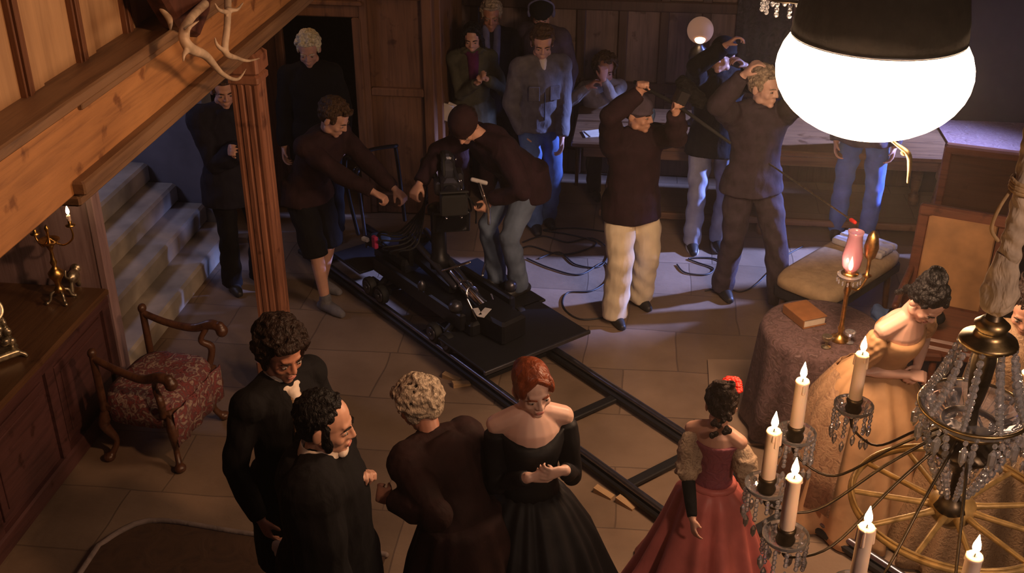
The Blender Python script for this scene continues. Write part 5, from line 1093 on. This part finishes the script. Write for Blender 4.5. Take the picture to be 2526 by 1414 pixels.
# woman in black
p = person('person with smooth auburn hair in an off-shoulder black silk gown', (-.42, 4.08), 20, 1.66, near=True, fem=True, hrot=(13, -6, 6), skin='skinpale', hairs=('bun', 'h_auburn'), hands={'r': (-0.401, 3.860, 1.177), 'l': (-0.254, 3.900, 1.199)}, elbow={'r': (.35, -.5, -1), 'l': (-.35, -.5, -1)}, palm={'r': (-.2, -1, .2), 'l': (.2, -1, .2), 'dr': (-1, .25, .05), 'dl': (1, .35, .1)}, curl=.8)
def bodice(p, mat, name='bodice', ez=.008, top=.74, sleeves=True, smat=None, dip=.10):
    pc, nk, sp, tx, ty, k = p['pc'], p['nk'], p['sp'], p['tx'], p['ty'], p['k']; L = (nk - pc).length
    s = SH(); rr = []
    for t_, rx, ry, oy in ((.10, .138, .118, .004), (.22, .122, .110, .008), (.42, .120, .106, .012), (.60, .140, .122, .018), (.72, .152, .124, .014), (.82, .158, .112, .0), (top + .10, .168, .105, -.004)):
        rr.append([])
        for j in range(40):
            a = 2 * math.pi * j / 40; tt = t_ - (dip * max(0, abs(math.sin(a)) ** 2) if t_ > .78 else 0)
            rr[-1].append(pc + sp * tt * L + ty * oy * k + tx * (rx + ez) * k * math.cos(a) + ty * (ry + ez) * k * math.sin(a))
    rr.append([q + (pc + sp * t_ * L - q) * .06 for q in rr[-1]]); rr.append([pc + sp * .6 * L + (q - (pc + sp * .6 * L)) * .8 for q in rr[0]])
    rr = rr[:-1]; s.rings(rr)
    o = s.build(name, M[mat], p['root'])
    if sleeves:
        for sd in (1, -1):
            S_, E_, W_ = p['Sh'][sd], p['E'][sd], p['W'][sd]; S2 = S_ + (E_ - S_) * .12; We = E_ + (W_ - E_) * .92
            s = SH(); s.tube([S2, (S_ + E_) / 2, E_, (E_ + We) / 2, We], [.058, .056, .046, .040, .033], n=14, ends=False); s.ell(S_ + (E_ - S_) * .20, (.060, .056, .06)); s.ell(E_, .047)
            s.build('sleeve', M[smat or mat], p['root'], vox=.008, sm=3, wr=.004, wf=24)
    return o
bodice(p, 'blacksilk')
pc = p['pc']; pleated_skirt(p['root'], 'skirt', 'blacksilk', pc, [(pc.z + .06, .135, .12), (pc.z - .02, .20, .18), (.70, .30, .28), (.35, .43, .41), (.02, .54, .52)], n=20, amp=.085)
# woman in rose red
p = person('young girl in rose red silk gown with red flowers pinned in her dark hair', (.42, 4.48), 158, 1.30, near=True, fem=True, hrot=(24, -22, 0), skin='skin', hairs=('updo', 'h_dark'), headk=1.16, hands={'l': (0.333, 4.126, 0.620), 'r': V(.18, .16, .72)}, elbow={'l': (-.4, -.8, -.6), 'r': (.4, -.8, -.6)}, curl=.5)
bodice(p, 'rosebodice', sleeves=False, top=.76, dip=.05)
for sd in (1, -1):
    S_, E_, W_ = p['Sh'][sd], p['E'][sd], p['W'][sd]; s = SH(); s.tube([S_ + (E_ - S_) * .22, S_ + (E_ - S_) * .5, S_ + (E_ - S_) * .95], [.050, .062, .048], n=16)
    for k in range(30): u = .25 + .7 * rnd.random(); a = rnd.random() * 6.28; s.ell(S_ + (E_ - S_) * u + V(.052 * math.cos(a), .052 * math.sin(a), 0), (.017, .017, .014), n=8, m=6)
    s.build('lace_sleeve', M['lace'], p['root'], vox=.007, sm=1)
    s = SH(); s.tube([E_ + (W_ - E_) * .10, E_ + (W_ - E_) * .6, E_ + (W_ - E_) * .98], [.034, .030, .024], n=14, ends=False); s.build('mitten_sleeve', M['black_wool'], p['root'], vox=.007)
pc = p['pc']; s = SH(); s.torus(pc + V(0, .0, .055), .106, .018, 36, 8, None, .094); s.build('sash', M['redsilk'], p['root'])
pleated_skirt(p['root'], 'skirt', 'redsilk', pc, [(pc.z + .06, .108, .094), (pc.z, .165, .15), (.52, .22, .21), (.25, .31, .30), (.02, .40, .39)], n=12, amp=.13)
s = SH(); s.M = p['HM']
for k in range(15):
    u = k / 14; b_ = V(.078 * math.cos(-.1 + u * 1.5), -.03 + .07 * math.sin(u * 2.4), .085 + .055 * math.sin(u * 2.6)); 
    for j in range(5): a = j * 1.257; s.ell(b_ + V(.017 * math.cos(a), .017 * math.sin(a), .008 * rnd.random()), (.015, .011, .012), (a, 0, 0), n=8, m=5)
s.build('red_flowers', M['flower'], p['root'])
s = SH(); s.M = p['HM']
for k in range(10): u = k / 9; s.ell((.085 * math.cos(u * 1.5), -.035 + .075 * math.sin(u * 2.4), .075 + .055 * math.sin(u * 2.6)), (.018, .008, .004), (rnd.random(), rnd.random(), rnd.random() * 3), n=8, m=5)
s.build('leaves', M['leaf'], p['root'])
s = SH()
for k in range(6): s.ell((k * .05, .02 * math.sin(k), .05 + .04 * (k % 2)), (.07, .05, .045), (.3 * k, .2, .5 * k))
o = s.build('crimson_shawl', M['rosewood_red'], None, vox=.01, sm=3); o.location = (0.205, 4.552, 0.020); tag(o, 'crimson cloth trailing on the floor left of the rose red gown', 'shawl')
# woman in gold
p = person('person in gold off-shoulder gown with dark pinned hair leaning over the glass table', (1.30, 5.36), 38, 1.62, near=True, fem=True, lean=(.0, .15), hrot=(45, 5, 0), hfwd=.05, skin='skinpale', hairs=('updo', 'h_black'), hands={'r': (1.438, 5.217, 0.980), 'l': (1.500, 5.305, 0.980)}, elbow={'r': (.7, -.7, -.8), 'l': (-.9, -.5, -.5)}, curl=.8)
bodice(p, 'goldsilk', sleeves=False, top=.70, dip=.05)
for sd in (1, -1):
    S_, E_ = p['Sh'][sd], p['E'][sd]; s = SH(); s.tube([S_ + (E_ - S_) * .25, S_ + (E_ - S_) * .5, S_ + (E_ - S_) * .72], [.062, .066, .050], n=16); s.build('sleeve', M['goldsilk'], p['root'], vox=.007, sm=1, wr=.005, wf=60)
pc = p['pc']; pleated_skirt(p['root'], 'skirt', 'goldsilk', pc, [(pc.z + .08, .138, .12), (pc.z, .22, .20), (.70, .29, .28), (.35, .37, .36), (.02, .43, .42)], n=13, amp=.10)
s = SH(); rr_ = [[(pc.x + r_ * math.cos(a) * (1 + .03 * math.sin(17 * a)), pc.y + r_ * math.sin(a) * (1 + .03 * math.sin(17 * a)), z) for a in [R(215) + R(230) * j / 60 - R(60) for j in range(61)] ] for z, r_ in ((pc.z + .02, .20), (.72, .31), (.42, .385), (.20, .43))]
inn = [[(x + (pc.x - x) * .02, y + (pc.y - y) * .02, z) for x, y, z in r2] for r2 in rr_]
s.rings([a_ + b_[::-1] for a_, b_ in zip(rr_, inn)]); s.build('lace_overskirt', M['brownlace'], p['root'])
# partly seen person at the right edge
p = person('person with dark hair at the right edge behind the chandelier stem', (1.90, 5.05), -40, 1.66, near=False, hrot=(25, -20, 0), skin='skin', hairs=('updo', 'h_dark'), fem=True, top='waistcoat', topn='gown', hem=.1, collar=False)
pc = p['pc']; pleated_skirt(p['root'], 'skirt', 'waistcoat', pc, [(pc.z + .05, .15, .13), (.70, .30, .30), (.02, .45, .45)], n=13, amp=.08)
